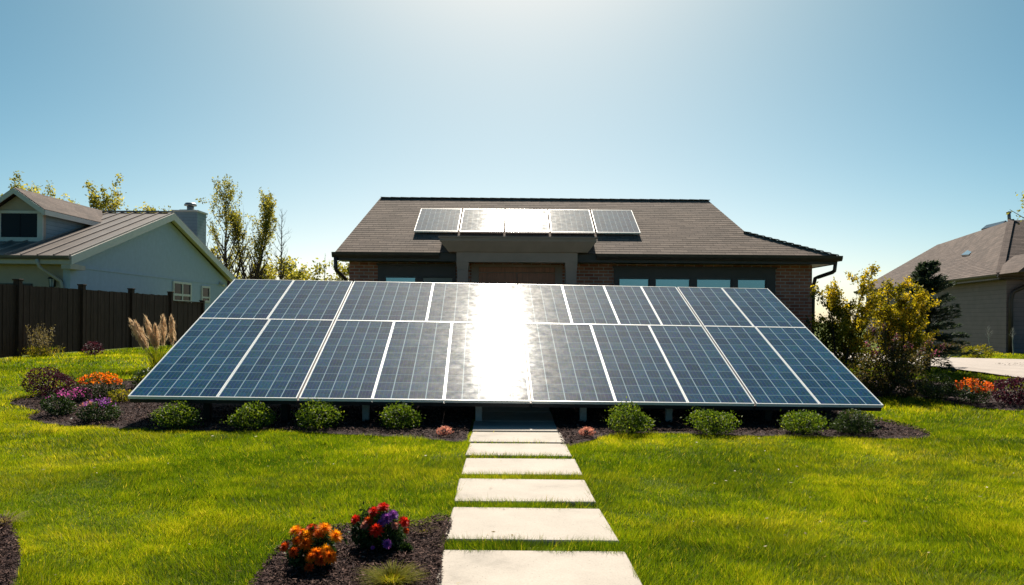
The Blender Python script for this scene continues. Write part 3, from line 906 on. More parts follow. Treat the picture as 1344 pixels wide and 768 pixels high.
def blade_tuft(name, base, n, h, spread, wd, mat, seed, label, cat, group=None, droop=0.9):
    rs = np.random.RandomState(seed)
    t = thing(name, base, label, cat, group)
    b = np.array(base)
    V = []; T = []
    a = rs.uniform(0, 2 * np.pi, n); rr = spread * 0.18 * np.sqrt(rs.rand(n))
    p0 = b + np.stack([np.cos(a) * rr, np.sin(a) * rr, np.zeros(n) - 0.01], 1)
    a = a + rs.normal(0, 0.35, n)
    L = h * rs.uniform(0.6, 1.15, n); e = spread * rs.uniform(0.15, 1.0, n)
    out = np.stack([np.cos(a), np.sin(a), np.zeros(n)], 1)
    side = np.stack([-np.sin(a), np.cos(a), np.zeros(n)], 1)
    prev = p0; pw = wd
    tt = rs.beta(2, 2, n)
    for k in range(1, 5):
        f = k / 4
        q = p0 + out * (e * f ** 1.4)[:, None] + np.array([0, 0, 1]) * (L * (f * 1.25 - droop * 0.5 * f ** 3))[:, None]
        nw = wd * (1 - f) + 0.0004
        V.append(np.stack([prev - side * pw, prev + side * pw, q + side * nw, q - side * nw], 1).reshape(-1, 3)); T.append(tt)
        prev = q; pw = nw
    fast_mesh('blades', np.concatenate(V), 4, mat, np.concatenate(T), t)
    return t
blade_tuft('ornamental_grass', tuple(G(514, 776, 0.01)), 900, 0.14, 0.21, 0.0028, M['tuft'], 130, 'arching yellow-green grass tuft at the front of the flower bed', 'ornamental grass')
blade_tuft('ornamental_grass', tuple(G(556, 702, 0.01)), 160, 0.07, 0.16, 0.0022, M['tuft'], 131, 'low sprawling grass beside the red flowers at the bed edge', 'ornamental grass')
blade_tuft('ornamental_grass', tuple(G(6, 690, 0.01)), 140, 0.10, 0.22, 0.0025, M['dry'], 133, 'dry grass tuft on the dark mulch at the lower left corner', 'ornamental grass')

# weeds along the fence, pampas grass
gb = G(66, 467)
def weeds():
    rs = np.random.RandomState(141)
    b = Vector((gb.x, gb.y - 0.4, float(zt(0, gb.y - 0.4))))
    t = thing('weed_clump', b, 'tall dry yellow weeds growing against the dark fence', 'weeds')
    m = MB(); C = []
    for k in range(34):
        a = rs.uniform(0, 6.28); r = rs.uniform(0, 0.32)
        p = b + Vector((math.cos(a) * r, math.sin(a) * r * .6, -0.02))
        H = rs.uniform(0.35, 0.95)
        q = p + Vector((rs.normal(0, .16), rs.normal(0, .12), H))
        c = p.lerp(q, .5) + Vector((rs.normal(0, .03), rs.normal(0, .03), .04))
        m.tube([p, c, q], [0.006, 0.005, 0.002], 4)
        for j in range(26):
            f = rs.uniform(0.45, 1.0) if H > 0.6 else rs.uniform(0.1, 0.9)
            C.append(np.array(p.lerp(q, f)) + rs.normal(0, 0.035, 3))
    m.build('stalks', M['dark_leaf_stem'], t, True)
    fast_mesh('seed_heads', leaves(np.array(C), 0.06, rs, 0.4, 0.25), 4, M['dry'], rs.rand(len(C)), t)
    n = 420
    c = np.array(b) + np.stack([rs.normal(0, .26, n), rs.normal(0, .16, n), rs.uniform(0.02, 0.26, n)], 1)
    fast_mesh('leaves', leaves(c, 0.13, rs, 1.0, 0.12), 4, M['tuft'], rs.rand(n), t)
M['dark_leaf_stem'] = simple('plume_stem', (0.14, 0.11, 0.06), 0.7, 0.2, 10)
weeds()
wd_ = MB()
gs = G(130, 466)
shrub_proto('shrub', (gs.x, gs.y - 0.3, gs.z), 0.28, 0.25, 0.42, 700, 0.06, M['purple_leaf'], 143, 'small dark shrub at the foot of the fence right of the dry weeds', 'shrub')

def pampas():
    b = G(206, 484)
    t = thing('pampas_grass', b, 'pampas grass with tall cream plumes between the fence and the panels', 'ornamental grass')
    rs = np.random.RandomState(9)
    st = MB()
    for k, (bx, by_, tx, ty) in enumerate([(189, 456, 171, 421), (192, 454, 178, 424), (203, 455, 191, 417), (206, 454, 204, 428), (214, 450, 214, 416), (226, 449, 225, 416)]):
        d = b.y + rs.uniform(-0.15, 0.15)
        p1 = P(bx, by_, d); p2 = P(tx, ty, d + 0.05)
        st.tube([b + Vector((rs.uniform(-.06, .06), rs.uniform(-.06, .06), 0)), b.lerp(p1, 0.5) + Vector((0, 0, 0.05)), p1, p1.lerp(p2, 0.6)], [0.008, 0.007, 0.005, 0.002], 5)
        n = 420
        f = rs.rand(n)
        wdt = 0.055 * np.sin(np.pi * np.clip(f * 0.85 + 0.1, 0, 1)) + 0.008
        ax_ = np.array(p2 - p1)
        c = np.array(p1) + ax_ * f[:, None] + rs.normal(0, 1, (n, 3)) * (wdt * 0.6)[:, None]
        V = leaves(c, 0.17, rs, 0.0, 0.07, ax_ / np.linalg.norm(ax_) * 5)
        fast_mesh('plume', V, 4, M['plume'], rs.rand(n), t)
    st.build('stems', M['dark_leaf_stem'], t, True)
    n = 120
    a = rs.uniform(0, 6.28, n)
    V = []; T = []
    p0 = np.array(b) + np.stack([np.cos(a) * 0.08, np.sin(a) * 0.08, a * 0], 1)
    q = p0 + np.stack([np.cos(a) * rs.uniform(.05, .5, n), np.sin(a) * rs.uniform(.05, .5, n), rs.uniform(.35, .8, n)], 1)
    sd = np.stack([-np.sin(a), np.cos(a), a * 0], 1) * 0.006
    V = np.stack([p0 - sd, p0 + sd, q], 1).reshape(-1, 3)
    fast_mesh('blades', V, 3, M['tuft'], rs.rand(n) * 0.5, t)
M['dark_leaf_stem'] = simple('plume_stem', (0.10, 0.085, 0.05), 0.7, 0.2, 10)
pampas()

# ---------------- trees
def rot_about(d, axis, a): return Matrix.Rotation(a, 3, axis) @ d
def limb(mb, p, d, L, r0, r1, rs, seg=5, wob=0.12, up=0.1, n=6):
    pts = [p.copy()]; rr = [r0]
    d = d.normalized()
    for k in range(seg):
        d = (d + Vector(rs.normal(0, wob, 3)) + Vector((0, 0, up))).normalized()
        p = p + d * (L / seg)
        pts.append(p.copy()); rr.append(r0 + (r1 - r0) * (k + 1) / seg)
    mb.tube(pts, rr, n, 0, False)
    return pts, rr

def tree(name, base, height, label, cat, group, seed, mat, kind, spread=1.0, nleaf=3000, lsize=0.1, stems=1, bark='bark', leaf_from=0.3, r=0.08, nbr=16, trunk_h=0.25, lean=0.0):
    rs = np.random.RandomState(seed)
    base = Vector(base)
    t = thing(name, base, label, cat, group)
    mb = MB()
    twigs = []
    for s_ in range(stems):
        d0 = Vector((rs.normal(0, 0.10 if stems == 1 else 0.28), rs.normal(0, 0.10 if stems == 1 else 0.28), 1))
        d0.x += lean
        H = height * (1.0 if s_ == 0 else rs.uniform(0.7, 0.95))
        pts, rr = limb(mb, base - Vector((0, 0, 0.08)), d0, H * 0.98, r * (1 if stems == 1 else 0.7), r * 0.10, rs, 9, 0.035, 0.03, 7)
        nb = nbr // (1 if stems == 1 else 2) if stems > 1 else nbr
        for k in range(nb):
            f = trunk_h + (0.97 - trunk_h) * (k + rs.rand()) / nb
            x = f * (len(pts) - 1); i0 = min(int(x), len(pts) - 2)
            p = pts[i0].lerp(pts[i0 + 1], x - i0)
            rl = rr[i0] * 0.55
            az = k * 2.4 + rs.uniform(-0.5, 0.5)
            if kind == 'poplar':
                el = rad(rs.uniform(42, 62)); Lb = spread * H * (0.30 * (1 - f) + 0.07) * rs.uniform(0.7, 1.2); up = 0.13
            elif kind == 'bare':
                el = rad(rs.uniform(35, 60)); Lb = spread * H * (0.28 * (1 - f) + 0.05) * rs.uniform(0.7, 1.2); up = 0.08
            else:
                el = rad(rs.uniform(15, 55)); Lb = spread * H * (0.42 * math.sin(math.pi * min(1, 0.18 + 0.8 * f)) * 0.8 + 0.06) * rs.uniform(0.7, 1.15); up = 0.10
            d = Vector((math.cos(az) * math.cos(el), math.sin(az) * math.cos(el), math.sin(el)))
            bp, br = limb(mb, p, d, Lb, rl, rl * 0.15, rs, 5, 0.12, up, 5)
            twigs.append((bp, f))
            for q in range(4 if kind != 'bare' else 5):
                g = rs.uniform(0.25, 0.95); x2 = g * (len(bp) - 1); i1 = min(int(x2), len(bp) - 2)
                pp = bp[i1].lerp(bp[i1 + 1], x2 - i1)
                dd = ((bp[i1 + 1] - bp[i1]).normalized() + Vector(rs.normal(0, 0.5, 3)) + Vector((0, 0, 0.25))).normalized()
                tp, _ = limb(mb, pp, dd, Lb * rs.uniform(0.25, 0.5), br[i1] * 0.55 + 0.001, 0.0015, rs, 3, 0.18, up, 4)
                twigs.append((tp, f + 0.02))
        twigs.append((pts[-4:], 1.0)); twigs.append((pts[-3:], 1.0))
    mb.build('trunk', M[bark], t, True)
    if nleaf:
        tw = [x for x in twigs if x[1] >= leaf_from]
        wts = np.array([sum((a[0][i + 1] - a[0][i]).length for i in range(len(a[0]) - 1)) for a in tw]); wts = wts / wts.sum()
        clump = rs.uniform(0.2, 1.0, len(tw))
        if kind == 'poplar': clump = clump * np.array([0.12 + a[1] ** 3 for a in tw])
        wts = wts * clump; wts /= wts.sum()
        idx = rs.choice(len(tw), nleaf, p=wts)
        C = np.zeros((nleaf, 3)); tone = np.zeros(nleaf)
        tn = rs.uniform(0.15, 0.85, len(tw))
        for j in range(nleaf):
            bp = tw[idx[j]][0]
            x = rs.uniform(0.25, 1.0) * (len(bp) - 1); i0 = min(int(x), len(bp) - 2)
            p = bp[i0].lerp(bp[i0 + 1], x - i0)
            C[j] = p; tone[j] = tn[idx[j]]
        C += rs.normal(0, lsize * 0.75, (nleaf, 3))
        C[:, 2] = np.maximum(C[:, 2], base.z + 0.08)
        V = leaves(C, lsize, rs, 0.2, 0.55)
        fast_mesh('crown', V, 4, M[mat], np.clip(tone + rs.normal(0, 0.18, nleaf), 0, 1), t)
    return t

def at_ground(px, d): return Vector((ray(px, 440).x * d, d, float(zt(0, d))))
def hgt(px, ty, d): return P(px, ty, d).z - float(zt(0, d))

# golden young trees on the right
tree('golden_tree', at_ground(1104, 16.4), hgt(1108, 346, 16.4), 'young golden-green tree beside the brick house corner', 'tree', 'golden trees on the right', 201, 'gold_leaf', 'round', 0.85, 13000, 0.058, 4, r=0.045, nbr=22, leaf_from=0.1, trunk_h=0.18)
tree('golden_tree', at_ground(1181, 16.9), hgt(1181, 362, 16.9), 'golden-green tree in front of the dark spruce', 'tree', 'golden trees on the right', 202, 'gold_leaf', 'round', 0.95, 16000, 0.058, 4, r=0.05, nbr=24, leaf_from=0.1, trunk_h=0.2)
# dark shade shrubs between the house corner and the golden trees
bs = at_ground(1078, 17.2)
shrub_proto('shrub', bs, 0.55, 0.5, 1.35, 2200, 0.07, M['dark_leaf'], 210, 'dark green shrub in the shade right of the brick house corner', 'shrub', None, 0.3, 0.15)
bs = at_ground(1127, 15.2)
shrub_proto('shrub', bs, 0.42, 0.4, 0.62, 1500, 0.05, M['tuft'], 212, 'yellow-green low shrub at the foot of the golden trees', 'shrub', None, 0.3, 0.15)

def spruce(base, H, label):
    rs = np.random.RandomState(31)
    base = Vector(base)
    t = thing('spruce_tree', base, label, 'tree')
    mb = MB()
    mb.tube([base - Vector((0, 0, .1)), base + Vector((0.03, 0, H * .5)), base + Vector((0, 0, H))], [0.09, 0.055, 0.008], 7)
    C = []; D = []
    z = 0.45
    while z < H * 0.97:
        f = z / H
        Lm = H * 0.50 * (1 - f) ** 0.8 + 0.08
        nb = 9
        for k in range(nb):
            a = rs.uniform(0, 6.28)
            L = Lm * rs.uniform(0.65, 1.12)
            el = rad(-8 + 42 * f + rs.normal(0, 6))
            d = Vector((math.cos(a) * math.cos(el), math.sin(a) * math.cos(el), math.sin(el)))
            p = base + Vector((0, 0, z + rs.uniform(-.06, .06)))
            pts = [p, p + d * L * 0.5 - Vector((0, 0, 0.03 * L)), p + d * L + Vector((0, 0, 0.03 * L))]
            mb.tube(pts, [0.012, 0.008, 0.002], 4, 0, False)
            n = int(60 + 230 * L)
            g = rs.uniform(0.12, 1.0, n)
            side = Vector((-math.sin(a), math.cos(a), 0))
            wv = rs.uniform(-1, 1, n) * (0.30 * L * (1 - g) + 0.05)
            c = np.array(p)[None] + np.array(d)[None] * (g * L)[:, None] + np.array(side)[None] * wv[:, None]
            c[:, 2] += rs.normal(-0.02, 0.025, n) - 0.05 * np.abs(wv)
            C.append(c); D.append(np.tile(np.array(d), (n, 1)) * 1.6 + np.array(side)[None] * np.sign(wv)[:, None] * 1.2)
        z += 0.11 + 0.12 * (1 - f)
    C = np.concatenate(C); D = np.concatenate(D)
    mb.build('trunk', M['bark'], t, True)
    V = leaves(C, 0.10, rs, 0.0, 0.20, D, 0.6)
    fast_mesh('crown', V, 4, M['spruce'], rs.beta(1.6, 2.6, len(C)), t)
spruce(at_ground(1217, 18.7), hgt(1217, 341, 18.7), 'dark blue-green spruce standing before the grey house')

# tall airy trees behind the left house, bare one, low yellow ones
for k, (px, ty, d, kd, nl, seed, lab) in enumerate([
        (302, 246, 45, 'poplar', 3600, 221, 'tall airy tree right of the chimney, leftmost of the tall bare-branched group'),
        (312, 246, 46, 'poplar', 2600, 222, 'slim tall tree second in the tall bare-branched group'),
        (326, 262, 45, 'poplar', 2600, 223, 'tall slender tree with yellow-green top in the middle of the airy group'),
        (336, 276, 46, 'poplar', 3000, 224, 'yellow-green airy tree right of the slender middle one'),
        (371, 270, 47, 'bare', 0, 225, 'thin bare tree standing alone right of the airy trees')]):
    tree('airy_tree' if kd == 'poplar' else 'bare_tree', at_ground(px, d), hgt(px, ty, d), lab, 'tree', 'tall airy trees behind the left house', seed, 'far_leaf', kd, 1.45 if k == 0 else 0.85, int(nl * 0.8), 0.13, 1, r=0.11 if kd == 'poplar' else 0.08, nbr=44, leaf_from=0.5, trunk_h=0.10, lean=(-0.09, 0.07, 0.05, 0.12, 0.0)[k])
for k, (px, ty, d, sp_, seed, lab) in enumerate([
        (368, 338, 52, 1.3, 231, 'low yellowish tree behind the solar panels below the bare tree'),
        (410, 352, 56, 1.6, 232, 'low golden tree seen above the top edge of the panels near the house'),
        (430, 350, 58, 1.3, 233, 'low green-gold tree closest to the brick house gutter'),
        (342, 350, 54, 1.5, 234, 'low olive tree at the foot of the airy trees'),
        (278, 330, 55, 1.2, 235, 'low leafy tree behind the sloping edge of the left house roof')]):
    tree('low_tree', at_ground(px, d), hgt(px, ty, d), lab, 'tree', 'low trees beyond the gardens', seed, 'far_leaf', 'round', sp_, 2200, 0.26, 2, r=0.10, nbr=16, leaf_from=0.0, trunk_h=0.1)
tree('bare_tree', at_ground(449, 40), hgt(447, 318, 40), 'thin bare tree beside the left gutter of the brick house', 'tree', None, 241, 'far_leaf', 'bare', 0.9, 0, 0.1, 1, 'pale_bark', r=0.06, nbr=22)
tree('bare_tree', at_ground(425, 42), hgt(417, 326, 42), 'small leaning bare tree left of the brick house gutter', 'tree', None, 242, 'far_leaf', 'bare', 0.8, 0, 0.1, 1, 'pale_bark', r=0.05, nbr=16)
# broad tree behind the left house
tree('leafy_tree', at_ground(70, 46), hgt(70, 258, 46), 'leafy tree rising behind the dormer of the left house', 'tree', 'leafy trees behind the left house', 251, 'far_leaf', 'round', 1.35, 11000, 0.17, 2, r=0.16, nbr=24, leaf_from=0.3)
tree('leafy_tree', at_ground(128, 47), hgt(128, 264, 47), 'leafy tree behind the metal roof, between dormer and chimney', 'tree', 'leafy trees behind the left house', 252, 'far_leaf', 'round', 1.3, 10000, 0.17, 2, r=0.16, nbr=22, leaf_from=0.3)
tree('leafy_tree', at_ground(182, 49), hgt(182, 272, 49), 'small leafy tree above the ridge of the metal roof', 'tree', 'leafy trees behind the left house', 253, 'far_leaf', 'round', 1.1, 3400, 0.17, 1, r=0.12, nbr=16, leaf_from=0.3)
# tree whose outer twigs reach in at the right border
tree('garden_tree', (10.25, 12.3, float(zt(0, 12.3))), 4.9, 'tree at the right border reaching in with a few leafy twigs', 'tree', None, 261, 'far_leaf', 'round', 0.95, 6000, 0.06, 1, r=0.10, nbr=22, leaf_from=0.3, trunk_h=0.45)

# loose flowering shrub with purple blooms in front of the golden trees
def wild_shrub():
    b = G(1172, 524); b = Vector((b.x, b.y + 0.25, float(zt(0, b.y + 0.25))))
    t = thing('flowering_shrub', b, 'large loose shrub with pinkish purple bloom tips below the golden trees', 'shrub')
    rs = np.random.RandomState(77)
    mb = MB(); C = []; B = []
    tips = [(1146, 432), (1160, 428), (1178, 440), (1192, 452), (1222, 446), (1240, 452), (1230, 462), (1212, 458), (1138, 450), (1130, 470), (1170, 455), (1200, 470), (1150, 460), (1185, 475), (1215, 478), (1125, 490), (1200, 495), (1165, 480)]
    for tx, ty in tips:
        tp = P(tx, ty, b.y + rs.uniform(-0.35, 0.35))
        m = b.lerp(tp, 0.5) + Vector((rs.normal(0, .05), rs.normal(0, .05), 0.12))
        mb.tube([b, b.lerp(m, .5) + Vector((0, 0, .04)), m, tp], [0.016, 0.012, 0.008, 0.002], 5, 0, False)
        for k in range(230):
            f = rs.uniform(0.25, 1.0)
            p = b.lerp(m, f * 2) if f < .5 else m.lerp(tp, f * 2 - 1)
            C.append(np.array(p) + rs.normal(0, 0.075 * (1.5 - f), 3))
        if ty < 466:
            for k in range(34):
                f = rs.uniform(0.78, 1.05); B.append(np.array(m.lerp(tp, f)) + rs.normal(0, 0.028, 3))
    mb.build('stems', M['bark'], t, True)
    # dense lower mass
    p, bb_, r = lumpy(2600, rs, 0.66, 0.6, 0.50, 10, 0.5, 0.3)
    C = np.concatenate([np.array(C), p + np.array(b) + np.array([0.0, 0, 0.40])])
    C[:, 2] = np.maximum(C[:, 2], b.z + 0.02)
    fast_mesh('foliage', leaves(C, 0.055, rs, 0.2, 0.5), 4, M['wild_leaf'], rs.beta(2, 2.4, len(C)), t)
    B = np.array(B)
    fast_mesh('blossoms', leaves(B, 0.035, rs, 0.3, 0.7), 4, M['p_magenta2'], rs.rand(len(B)), t)
M['p_magenta2'] = petal('petal_dusky', (0.16, 0.03, 0.08), (0.42, 0.14, 0.26))
wild_shrub()
base, rx, h, d = bush_at(1229, 526, 46, 492)
shrub_proto('shrub', base, rx, rx * 0.9, h, 3200, 0.04, M['dark_leaf'], 301, 'round dense dark green shrub left of the orange-red flowers', 'shrub', None, 0.12, 0.04)
flower_bush(1278, 532, 50, 500, 'p_rust', 305, 'plant topped with orange-red flowers between two dark shrubs', 60, 0.05, zmin=0.2, extra='p_orange')
base, rx, h, d = bush_at(1334, 534, 56, 493)
shrub_proto('purple_shrub', base, rx, rx * 0.9, h, 3000, 0.05, M['purple_leaf'], 309, 'purple leaved shrub at the right border beside the orange-red flowers', 'shrub', None, 0.25, 0.12)
base, rx, h, d = bush_at(1192, 524, 26, 505)
shrub_proto('shrub', base, rx, rx, h, 500, 0.045, M['wild_leaf'], 311, 'small brownish plant at the foot of the large loose shrub', 'shrub', None, 0.3, 0.2)
# grassy clumps and saplings by the grey house
for px, by, ww, ty, sd, mt, lab in ((1283, 471, 34, 453, 320, 'tuft', 'yellowish clump of tall grass before the grey house wall'), (1252, 466, 36, 448, 321, 'wild_leaf', 'brownish low shrub at the grey house wall, left of the grass clump'), (1238, 464, 24, 452, 322, 'wild_leaf', 'small brown shrub at the grey house wall near the spruce')):
    g = G(px, by)
    shrub_proto('shrub', g, ww * g.y / FPX / 2, 0.4, (by - ty) * g.y / FPX, 1100, 0.09, M[mt], sd, lab, 'shrub', None, 0.3, 0.2, 0.25)
for px, ty, sd, lab in ((1301, 424, 330, 'thin pale sapling left of the dark downpipe of the grey house'), (1331, 426, 331, 'thin pale sapling right of the dark downpipe of the grey house')):
    b = at_ground(px, 26.5)
    tree('sapling', b, hgt(px, ty, 26.5), lab, 'tree', 'pale saplings before the grey house', sd, 'far_leaf', 'bare', 1.2, 0, 0.1, 1, 'pale_bark', r=0.022, nbr=14, trunk_h=0.55)

# ------------------------------------------------------------------ ground-mounted solar banks
SC = 1.015
AX, AY, AZ = 0.0223 * SC, 11.07 * SC, EYE + (0.4253 - EYE) * SC
ayaw, aroll, atilt, AW, AL = 0.03847, -0.0081, 0.39219, 10.998 * SC, 5.019 * SC
AU = Vector((math.cos(ayaw) * math.cos(aroll), math.sin(ayaw) * math.cos(aroll), math.sin(aroll)))
AV = Vector((-math.sin(ayaw) * math.cos(atilt), math.cos(ayaw) * math.cos(atilt), math.sin(atilt)))
AN = AU.cross(AV).normalized()
AO = Vector((AX, AY, AZ)) - AU * AW / 2
def apt(u, v, n=0.0): return AO + AU * (u * AW) + AV * (v * AL) + AN * n
VD = 0.585
banks = [
    (0.0, 0.2185, [0, .114, .2185], [0, .109, .2185], 'solar panel bank at the far left, two columns wide, before the dark fence'),
    (0.2185, 0.524, [.2185, .315, .409, .524], [.2185, .367, .524], 'solar panel bank left of the middle, with two extra wide upper panels'),
    (0.524, 0.825, [.524, .637, .734, .825], [.524, .607, .686, .757, .825], 'solar panel bank right of the middle, with four narrow upper panels'),
    (0.825, 1.0, [.825, .913, 1.0], [.825, .911, 1.0], 'solar panel bank at the far right, two columns wide, before the golden trees'),
]
JR = np.random.RandomState(8)
def module(t, u0, u1, v0, v1, gl, gr, ncell, nrow, pv):
    """one framed panel: frame ring (with dark edge) and glass"""
    e = 0.015
    a, b = u0 + gl / AW, u1 - gr / AW
    c, d = v0 + 0.004 / AL, v1 - 0.004 / AL
    eu, ev = e / AW, e / AL
    th = 0.045
    f = MB()
    for (p, q, r, s) in ((a, b, c, c + ev), (a, b, d - ev, d), (a, a + eu, c + ev, d - ev), (b - eu, b, c + ev, d - ev)):
        f.prism([apt(p, r, -th), apt(q, r, -th), apt(q, s, -th), apt(p, s, -th)], AN * th)
    fo = f.build('panel_module', M['frame'], t)
    g = MB()
    j0, j1, j2 = JR.uniform(-0.0007, 0.0007, 3)        # no two panels sit exactly alike
    jj = [-0.006 + j0 + j1, -0.006 - j0 + j1, -0.006 - j0 - j2, -0.006 + j0 - j2]
    g.quad(apt(a + eu, c + ev, jj[0]), apt(b - eu, c + ev, jj[1]), apt(b - eu, d - ev, jj[2]), apt(a + eu, d - ev, jj[3]), 0, [(0, 0), (ncell, 0), (ncell, nrow), (0, nrow)])
    g.build('glass', pv, fo)
    k = MB()
    k.quad(apt(a + eu, c + ev, -0.03), apt(b - eu, c + ev, -0.03), apt(b - eu, d - ev, -0.03), apt(a + eu, d - ev, -0.03))
    k.build('backsheet', M['post'], fo)

post_u = {0: [0.085, 0.19], 1: [0.30, 0.455], 2: [0.60, 0.72], 3: [0.86, 0.945]}
for bi, (u0, u1, lo, hi, lab) in enumerate(banks):
    c0 = apt((u0 + u1) / 2, 0.3)
    t = thing('solar_panel_bank', (c0.x, c0.y, float(zt(0, c0.y))), lab, 'solar panels', 'ground-mounted solar panel banks')
    for cols, v0, v1, nr in ((lo, 0.0, VD, 11), (hi, VD, 1.0, 8)):
        for k in range(len(cols) - 1):
            gl = 0.016 if k == 0 and bi > 0 else 0.003
            gr = 0.016 if k == len(cols) - 2 and bi < 3 else 0.003
            ncell = max(4, round((cols[k + 1] - cols[k]) * AW / 0.235))
            module(t, cols[k], cols[k + 1], v0, v1, gl, gr, ncell, nr, M['pv'])
    for v in (0.006, 0.30, 0.60, 0.93):
        rl = MB()
        hgt_ = 0.06 if v < 0.1 else 0.05
        rl.bar(apt(u0 + 0.002, v, -0.048 - hgt_ / 2), apt(u1 - 0.002, v, -0.048 - hgt_ / 2), hgt_, 0.05, AN)
        rl.build('rail', M['black_frame'], t)
    if bi < 3:
        cs = MB(); cs.bar(apt(u1, 0.004, -0.050), apt(u1, 0.996, -0.050), 0.06, 0.006, AN)  # brown strip added under the gap so no sunlight falls through onto the path
        cs.build('seam_light_stop', M['bronze_light_stop'], t)
    for u in post_u[bi]:
        for v, wd in ((0.11, 0.10), (0.80, 0.10)):
            top = apt(u, v, -0.10)
            gz = float(zt(top.x, top.y))
            p = MB()
            p.bb((top.x - wd / 2, top.y - wd / 2, gz - 0.1), (top.x + wd / 2, top.y + wd / 2, top.z - 0.02))
            p.build('post', M['post'] if bi in (0, 3) else M['galv'], t, False, 0.004)
        bm_ = MB()
        bm_.bar(apt(u, 0.03, -0.135), apt(u, 0.95, -0.135), 0.06, 0.06, AN)
        bm_.build('beam', M['post'], t)

# ------------------------------------------------------------------ brick house
HX0, HX1, HY0, HY1 = -3.92, 7.20, 18.3, 23.1
EZ, EY, RY = 3.15, 17.7, 20.72
TAN = math.tan(rad(30))
def rz_(y): return EZ + (y - EY) * TAN
RZ = rz_(RY)
EYB = 2 * RY - EY
house = thing('brick_house', (1.6, 20.7, 0.5), 'brown brick house with hipped shingle roof behind the ground solar panels', 'house')
wl = MB()
wl.bb((HX0, HY0, 0.0), (HX1, HY0 + 0.25, 2.97))
wl.bb((HX0, HY0 + 0.25, 0.0), (HX0 + 0.25, HY1 - 0.25, 2.97))
wl.bb((HX1 - 0.25, HY0 + 0.25, 0.0), (HX1, HY1 - 0.25, 2.97))
wl.bb((HX0, HY1 - 0.25, 0.0), (HX1, HY1, 2.97))
wl.prism([(HX0 + 0.003, HY0 + 0.3, 2.972), (HX0 + 0.003, HY1 - 0.3, 2.972), (HX0 + 0.16, RY, RZ - 0.2)], (0.2, 0, 0))
wl.build('wall', M['brick'], house)

def courses(mb, corners_fn, v0, v1, row, lift, nrm, origin, ua, va):
    """stepped shingle courses on a plane; corners_fn(v) -> (u_left, u_right)"""
    n = int(math.ceil((v1 - v0) / row))
    for k in range(n):
        a = v0 + k * row; b = min(v1, a + row + 0.01)
        la, ra = corners_fn(a); lb, rb = corners_fn(b)
        if ra - la < 0.02: continue
        pt = lambda u, v, h: origin + ua * u + va * v + nrm * h
        h1, h0 = lift, 0.0
        A, B_, C_, D_ = pt(la, a, h1), pt(ra, a, h1), pt(rb, b, h0 + 0.002), pt(lb, b, h0 + 0.002)
        off = (k * 0.37) % 1.0
        mb.quad(A, B_, C_, D_, 0, [(la + off, a), (ra + off, a), (rb + off, b), (lb + off, b)])
        mb.quad(pt(la, a, 0), pt(ra, a, 0), B_, A, 0)

roof = MB()
un, vn = Vector((1, 0, 0)), Vector((0, math.cos(rad(30)), math.sin(rad(30))))
nn = un.cross(vn)
o0 = Vector((0, EY, EZ))
sl = 1 / math.cos(rad(30))
ELX, ERX = -4.12, 7.53
RLX, RRX = -3.60, 5.30
PX, PY = 5.76, 18.84
vP = (PY - EY) * sl; vR = (RY - EY) * sl
def front_lr(v):
    l = ELX + (RLX - ELX) * v / vR
    r = ERX + (PX - ERX) * v / vP if v <= vP else PX + (RRX - PX) * (v - vP) / (vR - vP)
    return l, r
courses(roof, front_lr, 0, vR, 0.125, 0.006, nn, o0, un, vn)
PZ = rz_(PY); PYB = 2 * RY - PY
# deck and the other faces
roof.add([(ELX, EY, EZ - 0.01), (ERX, EY, EZ - 0.01), (PX, PY, PZ - 0.01), (RRX, RY, RZ - 0.01), (RLX, RY, RZ - 0.01)], [[0, 1, 2, 3, 4]])
roof.add([(ELX, EYB, EZ), (ERX, EYB, EZ), (PX, PYB, PZ), (RRX, RY, RZ), (RLX, RY, RZ)], [[4, 3, 2, 1, 0]])
roof.add([(ERX, EY, EZ), (ERX, EYB, EZ), (PX, PYB, PZ), (PX, PY, PZ)], [[0, 1, 2, 3]])
roof.add([(PX, PY, PZ), (PX, PYB, PZ), (RRX, RY, RZ)], [[0, 1, 2]])
roof.add([(ELX, EY, EZ - 0.012), (ELX, EYB, EZ - 0.012), (ELX, EYB, EZ - 0.10), (ELX, EY, EZ - 0.10), (RLX, RY, RZ - 0.012), (RLX, RY, RZ - 0.14)], [[0, 3, 5, 4], [1, 4, 5, 2]])
roof_o = roof.build('roof', M['shingle'], house)
rc = MB()
k = RLX
while k < RRX - 0.1:
    rc.box((k + 0.16, RY, RZ + 0.006), (0.29, 0.16, 0.014), Matrix.Rotation(0.03, 3, 'Y'))
    k += 0.27
for f in np.linspace(0.02, 0.98, 13):
    p = Vector((ERX, EY, EZ)).lerp(Vector((PX, PY, PZ)), float(f))
    d = (Vector((PX, PY, PZ)) - Vector((ERX, EY, EZ))).normalized()
    x = Vector((0, 0, 1)).cross(d).normalized(); y = d.cross(x)
    rc.box(p + Vector((0, 0, 0.016)), (0.14, 0.022, 0.17), Matrix((x, y, d)).transposed() @ Matrix.Rotation(0.12, 3, 'X'))
rc.build('ridge_cap', M['shingle'], roof_o)
fa = MB()
fa.bb((ELX, EY + 0.01, EZ - 0.20), (ERX, EY + 0.035, EZ - 0.015))
fa.bb((ERX - 0.035, EY + 0.036, EZ - 0.20), (ERX, EYB, EZ - 0.015))
fa.bb((HX0 - 0.16, EY + 0.037, EZ - 0.185), (ERX - 0.04, HY0 + 0.01, EZ - 0.165))
fa.bb((HX1 - 0.01, HY0 + 0.011, EZ - 0.185), (ERX - 0.04, EYB, EZ - 0.165))
fa.build('fascia', M['dark_metal'], house)
gt = MB()
